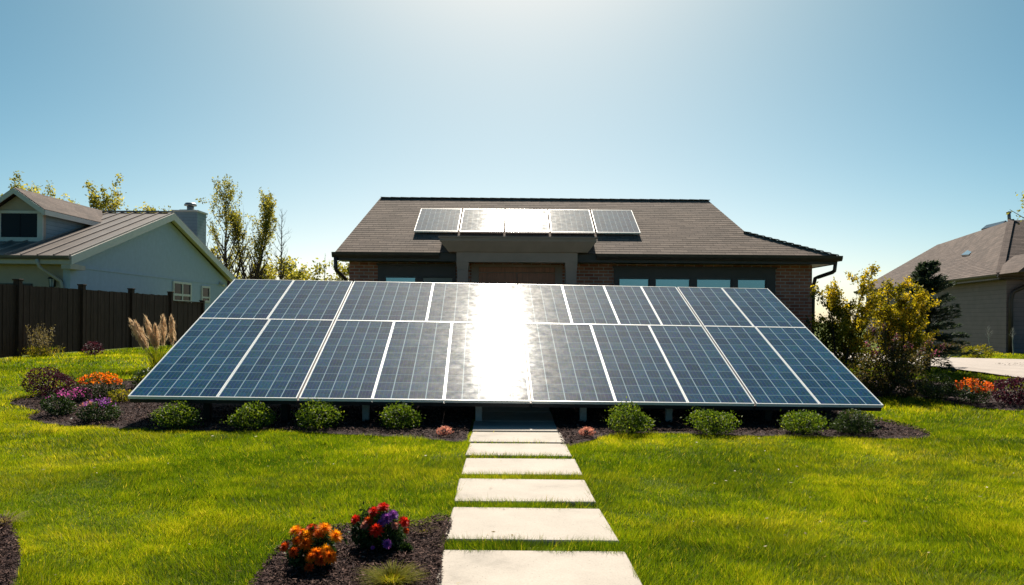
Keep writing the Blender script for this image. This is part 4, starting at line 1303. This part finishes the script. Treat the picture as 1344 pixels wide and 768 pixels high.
def gutter(mb, a, b, out):
    a, b, out = Vector(a), Vector(b), Vector(out)
    prof = [(0.0, 0.0), (0.0, -0.12), (0.075, -0.12), (0.115, -0.06), (0.125, 0.0), (0.115, 0.0), (0.105, -0.055), (0.07, -0.105), (0.01, -0.105), (0.01, 0.0)]
    ra = [a + out * x + Vector((0, 0, z)) for x, z in prof]; rb = [b + out * x + Vector((0, 0, z)) for x, z in prof]
    n = len(prof)
    mb.add(ra + rb, [[i, (i + 1) % n, n + (i + 1) % n, n + i] for i in range(n)] + [[0, 1, 2, 3, 4], [n + 4, n + 3, n + 2, n + 1, n]])
gutter(gt, (ELX - 0.06, EY + 0.008, EZ - 0.01), (-1.70, EY + 0.008, EZ - 0.01), (0, -1, 0))
gutter(gt, (1.95, EY + 0.008, EZ - 0.01), (ERX + 0.10, EY + 0.008, EZ - 0.01), (0, -1, 0))
gutter(gt, (ERX + 0.003, EY + 0.01, EZ - 0.012), (ERX + 0.003, EYB, EZ - 0.012), (1, 0, 0))
gt.build('gutter', M['dark_metal'], house)
def pipe(pts, r=0.045):
    p = MB(); P_ = [Vector(q) for q in pts]
    out = [P_[0]]
    for i in range(1, len(P_) - 1):
        for f in (0.25, 0.1):
            out.append(P_[i].lerp(P_[i - 1], f * 0.9))
        for f in (0.1, 0.25):
            out.append(P_[i].lerp(P_[i + 1], f * 0.9))
    out.append(P_[-1])
    p.tube(out, r, 8)
    return p
pipe([(ELX + 0.02, EY - 0.05, EZ - 0.12), (ELX + 0.02, EY - 0.02, EZ - 0.42), (HX0 - 0.07, HY0 + 0.05, EZ - 0.62), (HX0 - 0.07, HY0 + 0.08, 0.3)]).build('downspout', M['dark_metal'], house, True)
pipe([(ERX + 0.02, EY + 0.10, EZ - 0.12), (ERX + 0.01, EY + 0.14, EZ - 0.36), (HX1 + 0.07, HY0 + 0.10, EZ - 0.50), (HX1 + 0.07, HY0 + 0.14, 0.3)]).build('downspout', M['dark_metal'], house, True)

def big_window(x0, x1, ztop, zbot, panes, ptop, mats):
    f = MB()
    yf = HY0 - 0.06
    f.bb((x0, yf, ptop), (x1, HY0 - 0.002, ztop))
    f.bb((x0, yf, zbot), (x1, HY0 - 0.002, zbot + 0.12))
    xs = [x0] + [v for p in panes for v in p] + [x1]
    for k in range(0, len(xs), 2):
        f.bb((xs[k], yf, zbot + 0.12), (xs[k + 1], HY0 - 0.002, ptop))
    # a slim lip over the panes
    f.bb((x0 - 0.03, yf - 0.03, ztop + 0.002), (x1 + 0.03, HY0 - 0.004, ztop + 0.05))
    fo = f.build('window', M['win_frame'], house)
    for k, (a, b) in enumerate(panes):
        g = MB()
        g.bb((a + 0.002, HY0 - 0.025, zbot + 0.122), (b - 0.002, HY0 - 0.012, ptop - 0.002))
        g.build('pane', mats[k], fo)
        s = MB()
        for (q0, q1, r0, r1) in ((a, b, ptop - 0.03, ptop), (a, a + 0.025, zbot + 0.13, ptop - 0.032), (b - 0.025, b, zbot + 0.13, ptop - 0.032)):
            s.bb((q0 + 0.004, HY0 - 0.045, r0), (q1 - 0.004, HY0 - 0.027, r1 - 0.004))
        s.build('sash', M['win_frame'], fo)
gl = M['glass']
big_window(-3.22, -1.36, 2.88, 0.9, [(-3.05, -2.31), (-2.16, -1.42)], 2.62, [gl, M['curtain']])
big_window(2.44, 6.30, 2.86, 0.9, [(2.55, 3.28), (3.42, 4.26), (4.41, 5.25), (5.39, 6.08)], 2.63, [gl, gl, gl, gl])

dr = MB()
dr.bb((-0.98, HY0 - 0.05, 0.30), (1.20, HY0 - 0.002, 2.93))
dr.build('door_surround', M['portico'], house)
dd = MB()
for a, b in ((-0.80, 0.10), (0.12, 1.02)):
    dd.bb((a, HY0 - 0.085, 0.35), (b, HY0 - 0.052, 2.72))
    for z0, z1 in ((0.5, 1.3), (1.45, 2.5)):
        dd.bb((a + 0.12, HY0 - 0.105, z0), (b - 0.12, HY0 - 0.087, z1))
dd.bb((-0.80, HY0 - 0.10, 2.74), (1.02, HY0 - 0.052, 2.86))
do = dd.build('door', M['door'], house, False, 0.006)
hd = MB()
for x in (0.04, 0.18):
    hd.tube([(x, HY0 - 0.09, 1.15), (x, HY0 - 0.15, 1.18), (x, HY0 - 0.15, 1.52), (x, HY0 - 0.09, 1.55)], 0.012, 6)
hd.build('handle', M['flue'], do, True)
# portico
PYF = 17.30
po = MB()
PT = 18.25
top = [(-1.66, PYF, 3.465), (1.906, PYF, 3.465), (1.906, PT, 3.465), (-1.66, PT, 3.465)]
mid = [(-1.66, PYF, 3.39), (1.906, PYF, 3.39), (1.906, PT, 3.39), (-1.66, PT, 3.39)]
low = [(-1.47, PYF + 0.14, 3.155), (1.72, PYF + 0.14, 3.155), (1.72, PT, 3.155), (-1.47, PT, 3.155)]
po.add(low + mid + top, [[3, 2, 1, 0]] + [[i, (i + 1) % 4, 4 + (i + 1) % 4, 4 + i] for i in range(4)] + [[4 + i, 4 + (i + 1) % 4, 8 + (i + 1) % 4, 8 + i] for i in range(4)] + [[8, 9, 10, 11]])
po.bb((-1.69, PYF - 0.03, 3.467), (1.936, PT, 3.495))
po.build('portico_roof', M['portico'], house)
pb = MB()
pb.bb((-1.285, PYF + 0.18, 2.925), (1.49, PYF + 0.44, 3.152))
pb.bb((-1.285, PYF + 0.441, 2.925), (-1.015, HY0 - 0.055, 3.152))
pb.bb((1.22, PYF + 0.441, 2.925), (1.49, HY0 - 0.055, 3.152))
pb.build('portico_beam', M['portico'], house)
for x0 in (-1.285, 1.21):
    c = MB()
    ya, yb_ = PYF + 0.19, PYF + 0.43
    c.bb((x0 + 0.015, ya, 0.35), (x0 + 0.265, yb_, 2.74))
    c.add([(x0 + 0.015, ya, 2.742), (x0 + 0.265, ya, 2.742), (x0 + 0.265, yb_, 2.742), (x0 + 0.015, yb_, 2.742), (x0 - 0.004, ya - 0.02, 2.923), (x0 + 0.284, ya - 0.02, 2.923), (x0 + 0.284, yb_ + 0.02, 2.923), (x0 - 0.004, yb_ + 0.02, 2.923)],
          [[0, 3, 2, 1], [4, 5, 6, 7], [0, 1, 5, 4], [1, 2, 6, 5], [2, 3, 7, 6], [3, 0, 4, 7]])
    c.bb((x0 - 0.01, ya - 0.025, 0.2), (x0 + 0.29, yb_ + 0.025, 0.348))
    c.build('column', M['portico'], house)
st = MB()
st.bb((-1.5, 17.2, 0.1), (1.7, HY0 - 0.11, 0.28))
st.build('porch_step', M['concrete'], house, False, 0.01)

# roof panels (five separate ones)
by_, bz_, ty_, tz_ = 18.53, rz_(18.53) + 0.12, 19.96, rz_(19.96) + 0.045
v1 = Vector((0, ty_ - by_, tz_ - bz_)); VL = v1.length; v1.normalize()
n1 = Vector((1, 0, 0)).cross(v1)
rlab = ['leftmost roof panel with clear vertical lines', 'second roof panel from the left, half washed out by glare', 'middle roof panel glaring white in the sun', 'fourth roof panel, right of the glaring middle one', 'rightmost roof panel with clear vertical lines']
for k in range(5):
    x0 = -2.40 + k * 1.112
    wdt = 1.062
    def q(u, v, n=0.0, x0=x0): return Vector((x0 + u, by_, bz_)) + v1 * v + n1 * n
    t = thing('rooftop_panel', (x0 + wdt / 2, by_, bz_), rlab[k], 'solar panel', 'solar panels on the roof')
    e, th = 0.014, 0.04
    f = MB()
    for (a, b, c, d) in ((0, wdt, 0, e), (0, wdt, VL - e, VL), (0, e, e, VL - e), (wdt - e, wdt, e, VL - e)):
        f.prism([q(a, c, -th), q(b, c, -th), q(b, d, -th), q(a, d, -th)], n1 * th)
    f.build('frame', M['frame'], t)
    g = MB(); g.quad(q(e, e, -.005), q(wdt - e, e, -.005), q(wdt - e, VL - e, -.005), q(e, VL - e, -.005), 0, [(0, 0), (8, 0), (8, 10), (0, 10)])
    g.build('glass', M['pv_roof'], t)
    s = MB(); s.quad(q(e, e, -.03), q(wdt - e, e, -.03), q(wdt - e, VL - e, -.03), q(e, VL - e, -.03)); s.build('backsheet', M['post'], t)
    r = MB()
    for u in (0.2, wdt - 0.2):
        r.bar(q(u, 0.02, -0.06), q(u, VL - 0.05, -0.055), 0.04, 0.03, n1)
        p = q(u, 0.12, -0.075); r.bb((p.x - .02, p.y - .02, rz_(p.y) - 0.01), (p.x + .02, p.y + .02, p.z + .02))
        p = q(u, VL - 0.15, -0.07); r.bb((p.x - .02, p.y - .02, rz_(p.y) - 0.01), (p.x + .02, p.y + .02, p.z + .01))
    r.build('mounting_rail', M['black_frame'], t)

# ------------------------------------------------------------------ fence on the left
fence = thing('wooden_fence', (-13.3, 24.0, 0.5), 'dark stained wooden board fence along the left edge of the lawn', 'fence')
FX = -13.3
py0 = [14.4, 17.45, 20.5, 23.55, 26.6, 29.65, 32.7]
for k, y in enumerate(py0):
    z = float(zt(0, y))
    p = MB(); hh = 2.06 if k < 6 else 1.8
    p.bb((FX - 0.08, y - 0.08, z - 0.1), (FX + 0.08, y + 0.08, z + hh)); p.bb((FX - 0.10, y - 0.10, z + hh + 0.001), (FX + 0.10, y + 0.10, z + hh + 0.04))
    p.build('post', M['fence'], fence, False, 0.006)
rf = np.random.RandomState(3)
for k in range(len(py0) - 1):
    m = MB()
    y = py0[k] + 0.082
    low_ = k == 5
    while y < py0[k + 1] - 0.10:
        wv = min(0.138, py0[k + 1] - 0.083 - y)
        z = float(zt(0, y)); top_ = z + (1.94 if not low_ else 1.72) + rf.normal(0, 0.006)
        dx = rf.uniform(-0.008, 0.008)
        m.bb((FX - 0.012 + dx, y, z + 0.03), (FX + 0.012 + dx, y + wv - 0.010, top_))
        y += wv
    m.build('board_panel', M['fence'], fence)
    r = MB()
    for hz in ((0.35, 1.0, 1.65) if not low_ else (0.35, 1.0, 1.55)):
        r.bar((FX - 0.045, py0[k] + 0.081, float(zt(0, py0[k])) + hz), (FX - 0.045, py0[k + 1] - 0.081, float(zt(0, py0[k + 1])) + hz), 0.045, 0.09)
    if low_:
        r.bar((FX + 0.03, py0[k] + 0.081, float(zt(0, py0[k])) + 1.74), (FX + 0.03, py0[k + 1] - 0.081, float(zt(0, py0[k + 1])) + 1.74), 0.10, 0.035)
    r.build('rail', M['fence'], fence)

# ------------------------------------------------------------------ left neighbour's house
LX, LY0, LY1, LE, LA, LRY = -15.2, 26.2, 40.6, 3.62, 6.12, 33.4
LXW = -33.0
lh = thing('stucco_house', (LX - 6, 33.4, 0.5), 'blue-grey stucco house with standing-seam roof and dormer behind the fence', 'house')
w_ = MB()
w_.prism([(LX, LY0, 0.3), (LX, LY1, 0.3), (LX, LY1, LE - 0.1), (LX, LRY, LA - 0.14), (LX, LY0, LE - 0.1)], (-0.25, 0, 0))
w_.build('wall', M['stucco_blue'], lh)
w2 = MB()
w2.bb((LXW, LY0 + 0.002, 0.3), (LX - 0.252, LY0 + 0.25, LE - 0.12))
w3 = MB(); w3.bb((LXW, LY1 - 0.25, 0.3), (LX - 0.252, LY1 - 0.002, LE - 0.12)); w3.build('wall', M['stucco_beige'], lh)
w2o = w2.build('wall', M['stucco_beige'], lh); w2o['label'] = 'beige stucco front wall with garage door'
lst = (LA - LE) / (LRY - LY0 + 0.5)
EVY = LY0 - 0.55
def lz(y): return LA - abs(LRY - y) * lst + 0.0
rf_ = MB()
RXE = LX + 0.32
for sgn in (-1, 1):
    ye = LRY + sgn * (LRY - EVY)
    a, b = (RXE, ye, lz(ye)), (RXE, LRY, lz(LRY))
    rf_.prism([(RXE, ye, lz(ye)), (LXW - .3, ye, lz(ye)), (LXW - .3, LRY, lz(LRY)), (RXE, LRY, lz(LRY))], (0, 0, 0.05))
lro = rf_.build('roof', M['metal_roof'], lh)
sm = MB()
x = RXE - 0.02
while x > LXW:
    for sgn in (-1, 1):
        ye = LRY + sgn * (LRY - EVY)
        sm.bar((x, ye, lz(ye) + 0.075), (x, LRY, lz(LRY) + 0.075), 0.05, 0.05, Vector((1, 0, 0)))
    x -= 0.55
sm.bar((RXE + 0.01, LRY, LA + 0.10), (LXW, LRY, LA + 0.10), 0.2, 0.05)
sm.build('seam', M['seam'], lro)
rk = MB()
for sgn in (-1, 1):
    ye = LRY + sgn * (LRY - EVY)
    rk.prism([(RXE + 0.002, ye, lz(ye) - 0.26), (RXE + 0.002, LRY, lz(LRY) - 0.26), (RXE + 0.002, LRY, lz(LRY) + 0.035), (RXE + 0.002, ye, lz(ye) + 0.035)], (0.04, 0, 0))
    rk.prism([(LX + 0.004, ye, lz(ye) - 0.10), (LX + 0.004, LRY, lz(LRY) - 0.10), (LX + 0.004, LRY, lz(LRY) - 0.06), (LX + 0.004, ye, lz(ye) - 0.06)], (0.31, 0, 0))
rk.build('rake_board', M['white_trim'], lh)
ev = MB()
ev.bb((LXW, EVY - 0.03, lz(EVY) - 0.24), (RXE, EVY - 0.002, lz(EVY) + 0.0))
ev.bb((LXW, EVY - 0.001, lz(EVY) - 0.24), (RXE - 0.01, LY0, lz(EVY) - 0.22))
ev.bb((LX + 0.004, EVY, lz(EVY) - 0.40), (RXE, LY0 + 0.35, lz(EVY) - 0.242))
ev.build('eave_board', M['cream_trim'], lh)
gl_ = MB(); gutter(gl_, (LXW, EVY - 0.032, lz(EVY) + 0.03), (RXE + 0.02, EVY - 0.032, lz(EVY) + 0.03), (0, -1, 0)); gl_.build('gutter', M['metal_roof'], lh)
pipe([(LX - 0.75, EVY - 0.09, lz(EVY) - 0.08), (LX - 0.72, EVY - 0.02, lz(EVY) - 0.35), (LX - 0.22, LY0 - 0.06, lz(EVY) - 0.85), (LX - 0.22, LY0 - 0.06, 0.5)], 0.055).build('downspout', M['cream_trim'], lh, True)
tb = MB(); tb.bb((LX + 0.001, LY0 + 0.02, LE - 0.33), (LX + 0.025, LY1 - 0.1, LE - 0.28)); tb.build('trim_band', M['stucco_blue'], lh)
gd = MB()
gd.bb((-25.0, LY0 - 0.03, 0.45), (-16.6, LY0 - 0.001, 2.62))
for z in (0.95, 1.5, 2.05):
    gd.bb((-24.9, LY0 - 0.045, z), (-16.7, LY0 - 0.031, z + 0.45))
gd.bb((-25.0, LY0 - 0.06, 2.625), (-16.5, LY0 - 0.001, 2.72))
gd.build('garage_door', M['garage'], lh)
lp = MB()
c = Vector((-15.75, LY0 - 0.14, 2.72))
lp.tube([c + Vector((0, 0.13, 0.05)), c + Vector((0, 0.02, 0.30)), c + Vector((0, 0, 0.22))], 0.015, 6)
lp.tube([c + Vector((0, 0, 0.26)), c + Vector((0, 0, 0.20)), c + Vector((0, 0, 0.16))], [0.02, 0.12, 0.13], 6)
lp.tube([c + Vector((0, 0, -0.14)), c + Vector((0, 0, -0.12)), c + Vector((0, 0, -0.10))], [0.03, 0.08, 0.085], 6)
for k in range(6):
    a = k * math.pi / 3
    lp.tube([c + Vector((0.10 * math.cos(a), 0.10 * math.sin(a), 0.16)), c + Vector((0.08 * math.cos(a), 0.08 * math.sin(a), -0.11))], 0.009, 4)
lp.bb(c + Vector((-0.05, 0.11, -0.1)), c + Vector((0.05, 0.138, 0.14)))
lo = lp.build('wall_lamp', M['lamp_black'], lh)
lg = MB(); lg.tube([c + Vector((0, 0, -0.10)), c + Vector((0, 0, 0.15))], [0.06, 0.085], 6); lg.build('lamp_glass', M['lamp_glass'], lo)

def side_window(y0, y1, z0, z1, cross):
    f = MB(); t_ = 0.10
    for a, b, c, d in ((y0, y1, z0, z0 + t_), (y0, y1, z1 - t_, z1), (y0, y0 + t_, z0 + t_, z1 - t_), (y1 - t_, y1, z0 + t_, z1 - t_)):
        f.bb((LX + 0.001, a, c), (LX + 0.06, b, d))
    if cross:
        f.bb((LX + 0.002, (y0 + y1) / 2 - 0.05, z0 + t_), (LX + 0.055, (y0 + y1) / 2 + 0.05, z1 - t_))
        zz = z0 + (z1 - z0) * 0.36
        f.bb((LX + 0.003, y0 + t_, zz - 0.05), (LX + 0.05, (y0 + y1) / 2 - 0.051, zz + 0.05)); f.bb((LX + 0.003, (y0 + y1) / 2 + 0.051, zz - 0.05), (LX + 0.05, y1 - t_, zz + 0.05))
    else:
        zz = z0 + (z1 - z0) * 0.3
        f.bb((LX + 0.003, y0 + t_, zz - 0.04), (LX + 0.05, y1 - t_, zz + 0.04))
    o = f.build('window', M['white_trim'], lh)
    g = MB(); g.bb((LX + 0.004, y0 + t_ - .01, z0 + t_ - .01), (LX + 0.02, y1 - t_ + .01, z1 - t_ + .01)); g.build('pane', M['glass_dark'], o)
def ly(px): return LX / ray(px, 385).x
side_window(ly(226), ly(250), P(238, 397, ly(238)).z, P(238, 370, ly(238)).z, True)
side_window(ly(263.5), ly(274.5), P(269, 397, ly(269)).z, P(269, 375.5, ly(269)).z, False)
sl_ = MB(); yy = ly(288); zz = P(288, 372, yy).z
sl_.tube([(LX + 0.002, yy, zz), (LX + 0.08, yy, zz)], 0.09, 10); sl_.tube([(LX + 0.08, yy, zz), (LX + 0.25, yy - 0.12, zz - 0.10)], [0.05, 0.10], 8)
sl_.build('flood_light', M['white_trim'], lh, True)
# chimney
ch = MB(); cx_, cy_ = -16.25, 38.4
ch.bb((cx_ - 0.62, cy_ - 0.55, 4.0), (cx_ + 0.58, cy_ + 0.55, 6.85))
cho = ch.build('chimney', M['siding_blue'], lh)
cc = MB(); cc.bb((cx_ - 0.68, cy_ - 0.61, 6.852), (cx_ + 0.64, cy_ + 0.61, 6.93)); cc.bb((cx_ - 0.4, cy_ - 0.35, 6.932), (cx_ + 0.36, cy_ + 0.35, 6.99)); cc.build('cap', M['white_trim'], cho)
fl = MB(); fl.tube([(cx_, cy_, 6.99), (cx_, cy_, 7.20)], 0.17, 12); fl.tube([(cx_, cy_, 7.22), (cx_, cy_, 7.28), (cx_, cy_, 7.36)], [0.30, 0.30, 0.24], 12); fl.build('flue', M['flue'], cho, True)
# dormer
DY = 27.75
DX, DW, DZE, DZA = -17.95, 0.98, 5.50, 6.18
dz0 = lz(DY) + 0.05
dm = MB()
dm.prism([(DX - DW + 0.12, DY, dz0 - 0.05), (DX + DW - 0.12, DY, dz0 - 0.05), (DX + DW - 0.12, DY, DZE - 0.03), (DX, DY, DZA - 0.12), (DX - DW + 0.12, DY, DZE - 0.03)], (0, 0.15, 0))
dmo = dm.build('dormer', M['stucco_beige'], lh)
ds = MB()
for sx in (-1, 1):
    xx = DX + sx * (DW - 0.12)
    yb = LRY - (LA - (DZE - 0.04)) / lst
    ds.prism([(xx, DY + 0.152, dz0 - 0.02), (xx, DY + 0.152, DZE - 0.04), (xx, yb, DZE - 0.04)], (-sx * 0.1, 0, 0))
ds.build('dormer_side', M['siding_blue'], dmo)
dr_ = MB()
for sx in (-1, 1):
    yb0 = LRY - (LA - DZE) / lst; yb1 = LRY - (LA + 0.001 - DZA) / lst if DZA < LA else LRY - 0.1
    e = DX + sx * (DW + 0.12); ez = DZE - 0.10
    dr_.prism([(e, DY - 0.35, ez), (e, LRY - (LA - ez) / lst + 0.1, ez), (DX, min(yb1, LRY), DZA), (DX, DY - 0.35, DZA)], (0, 0, 0.06))
dr_.build('dormer_roof', M['shingle_grey'], dmo)
dt = MB()
for sx in (-1, 1):
    e = DX + sx * (DW + 0.12); ez = DZE - 0.10
    dt.prism([(e, DY - 0.352, ez - 0.17), (DX, DY - 0.352, DZA - 0.17), (DX, DY - 0.352, DZA + 0.03), (e, DY - 0.352, ez + 0.03)], (0, -0.03, 0))
    dt.prism([(e + sx * 0.003, DY - 0.35, ez - 0.15), (e + sx * 0.003, LRY - (LA - ez) / lst, ez - 0.15), (e + sx * 0.003, LRY - (LA - ez) / lst, ez + 0.03), (e + sx * 0.003, DY - 0.35, ez + 0.03)], (sx * 0.03, 0, 0))
wx0, wx1 = DX - 0.66, DX + 0.66
wz0, wz1 = dz0 + 0.13, dz0 + 1.00
for a, b, c, d in ((wx0 - 0.1, wx1 + 0.1, wz1, wz1 + 0.10), (wx0 - 0.2, wx1 + 0.2, wz0 - 0.16, wz0), (wx0 - 0.12, wx0, wz0, wz1), (wx1, wx1 + 0.20, wz0, wz1)):
    dt.bb((a, DY - 0.05, c + 0.001), (b, DY - 0.002, d))
dt.build('dormer_trim', M['white_trim'], dmo)
dw = MB(); dw.bb((wx0, DY - 0.03, wz0), (wx1, DY - 0.004, wz1)); dw.bb((DX - 0.03, DY - 0.05, wz0), (DX + 0.03, DY - 0.031, wz1)); dw.build('dormer_window', M['glass_dark'], dmo)

# ------------------------------------------------------------------ right neighbour's house
rh = thing('siding_house', (24, 36, 0.5), 'grey-brown clapboard house with big hip roof across the driveway', 'house')
A = P(1312, 360, 28.2); A.z = 3.45
R1 = P(1327, 289, 33.2); R1.z = 6.12
R2 = P(1231, 320.6, 43.8); R2.z = 6.13
B = P(1123, 382, 45.0); B.z = 3.45
ab = (B - A); ab.z = 0; ab.normalize(); cd = Vector((ab.y, -ab.x, 0))
Cc = A + cd * 14.0; Dd = B + cd * 14.0
R3 = R1 + cd * 2.0; R4 = R2 + cd * 2.0
rr_ = MB()
def face_courses(mb, lo_a, lo_b, hi_a, hi_b, row=0.16, lift=0.010):
    lo_a, lo_b, hi_a, hi_b = map(Vector, (lo_a, lo_b, hi_a, hi_b))
    ua = (lo_b - lo_a).normalized()
    n = ua.cross(hi_a - lo_a).normalized()
    va = n.cross(ua)
    o = lo_a
    la = 0.0; ra = (lo_b - lo_a).length
    H1 = (hi_a - o).dot(va); lu = (hi_a - o).dot(ua); ru = (hi_b - o).dot(ua)
    courses(mb, lambda v: (la + (lu - la) * v / H1, ra + (ru - ra) * v / H1), 0, H1, row, lift, n, o, ua, va)
    return o, ua, va, n
fpl = face_courses(rr_, B, A, R2, R1)
face_courses(rr_, A, Cc, R1, R3)
rr_.add([B - Vector((0, 0, .01)), A - Vector((0, 0, .01)), Cc, Dd, R1 - Vector((0, 0, .01)), R2 - Vector((0, 0, .01)), R4, R3], [[1, 0, 5, 4], [2, 1, 4, 7], [3, 2, 7, 6], [0, 3, 6, 5], [4, 5, 6, 7]])
rro = rr_.build('roof', M['shingle_grey'], rh)
hc = MB()
for f in np.linspace(0.02, 0.98, 26):
    p = A.lerp(R1, float(f)); d = (R1 - A).normalized(); x = Vector((0, 0, 1)).cross(d).normalized(); y = d.cross(x)
    hc.box(p + Vector((0, 0, 0.03)), (0.24, 0.035, 0.25), Matrix((x, y, d)).transposed())
hc.build('ridge_cap', M['shingle_grey'], rro)
sk = MB()
o_, ua_, va_, n_ = fpl
def rp(px, py, h=0.08): return on_plane(px, py, o_, n_) + n_ * h
sk.prism([rp(1263, 337, 0.0), rp(1273, 336.5, 0.0), rp(1285, 326, 0.0), rp(1276, 327, 0.0)], n_ * 0.10)
sk.build('skylight', M['glass'], rro)
sp_ = MB()
sp_.prism([rp(1289, 303, 0.02), rp(1316, 297, 0.02), rp(1322, 291.5, 0.02), rp(1296, 297.5, 0.02)], n_ * 0.08)
sp_.build('roof_solar_panel', M['glass_dark'], rro)
vp = MB(); q0 = P(1325, 291, 33.4); q1 = P(1324, 280, 33.4); vp.tube([q0, q1], 0.07, 8); vp.tube([q1 + Vector((0, 0, .0)), q1 + Vector((0, 0, 0.07))], 0.10, 8); vp.build('vent_pipe', M['flue'], rro, True)
ov = 0.45
wa = A + ab * ov + cd * ov; wb = B - ab * ov + cd * ov; wc = Cc + ab * ov - cd * ov; wd2 = Dd - ab * ov - cd * ov
for p in (wa, wb, wc, wd2): p.z = 0.2
rw = MB()
rw.prism([wa, wc, wd2, wb], (0, 0, 3.06))
rw.build('wall', M['siding'], rh)
re_ = MB()
def eave(mb, p, q, inward):
    p, q = Vector(p), Vector(q)
    mb.prism([p + Vector((0, 0, -0.20)), q + Vector((0, 0, -0.20)), q, p], inward * 0.04)
    mb.prism([p + Vector((0, 0, -0.19)) + inward * 0.041, q + Vector((0, 0, -0.19)) + inward * 0.041, q + Vector((0, 0, -0.19)) + inward * 0.5, p + Vector((0, 0, -0.19)) + inward * 0.5], (0, 0, 0.02))
eave(re_, B, A, cd); eave(re_, A, Cc, ab)
re_.build('fascia', M['dark_metal'], rh)
rg = MB(); gutter(rg, B + Vector((0, 0, -.01)), A + Vector((0, 0, -.01)), -cd); gutter(rg, A + Vector((0, 0, -.01)) - cd * 0.1, Cc + Vector((0, 0, -.01)), -ab); rg.build('gutter', M['dark_metal'], rh)
pe = wa + Vector((0, 0, 0))
pipe([A + cd * 1.3 - ab * 0.05 + Vector((0, 0, -0.12)), A + cd * 1.2 + ab * 0.1 + Vector((0, 0, -0.30)), Vector((wa.x, wa.y, 2.75)) - ab * 0.09 + cd * 0.12, Vector((wa.x, wa.y, 0.3)) - ab * 0.09 + cd * 0.12], 0.075).build('downspout', M['dark_metal'], rh, True)
pr = MB()
g0 = P(1336, 357, 26.8)
pr.prism([g0, g0 + Vector((0.9, 0, 0.75)), g0 + Vector((1.8, 0, 0.0)), ], ab * 2.0)
pr.build('porch_gable', M['shingle_grey'], rh)
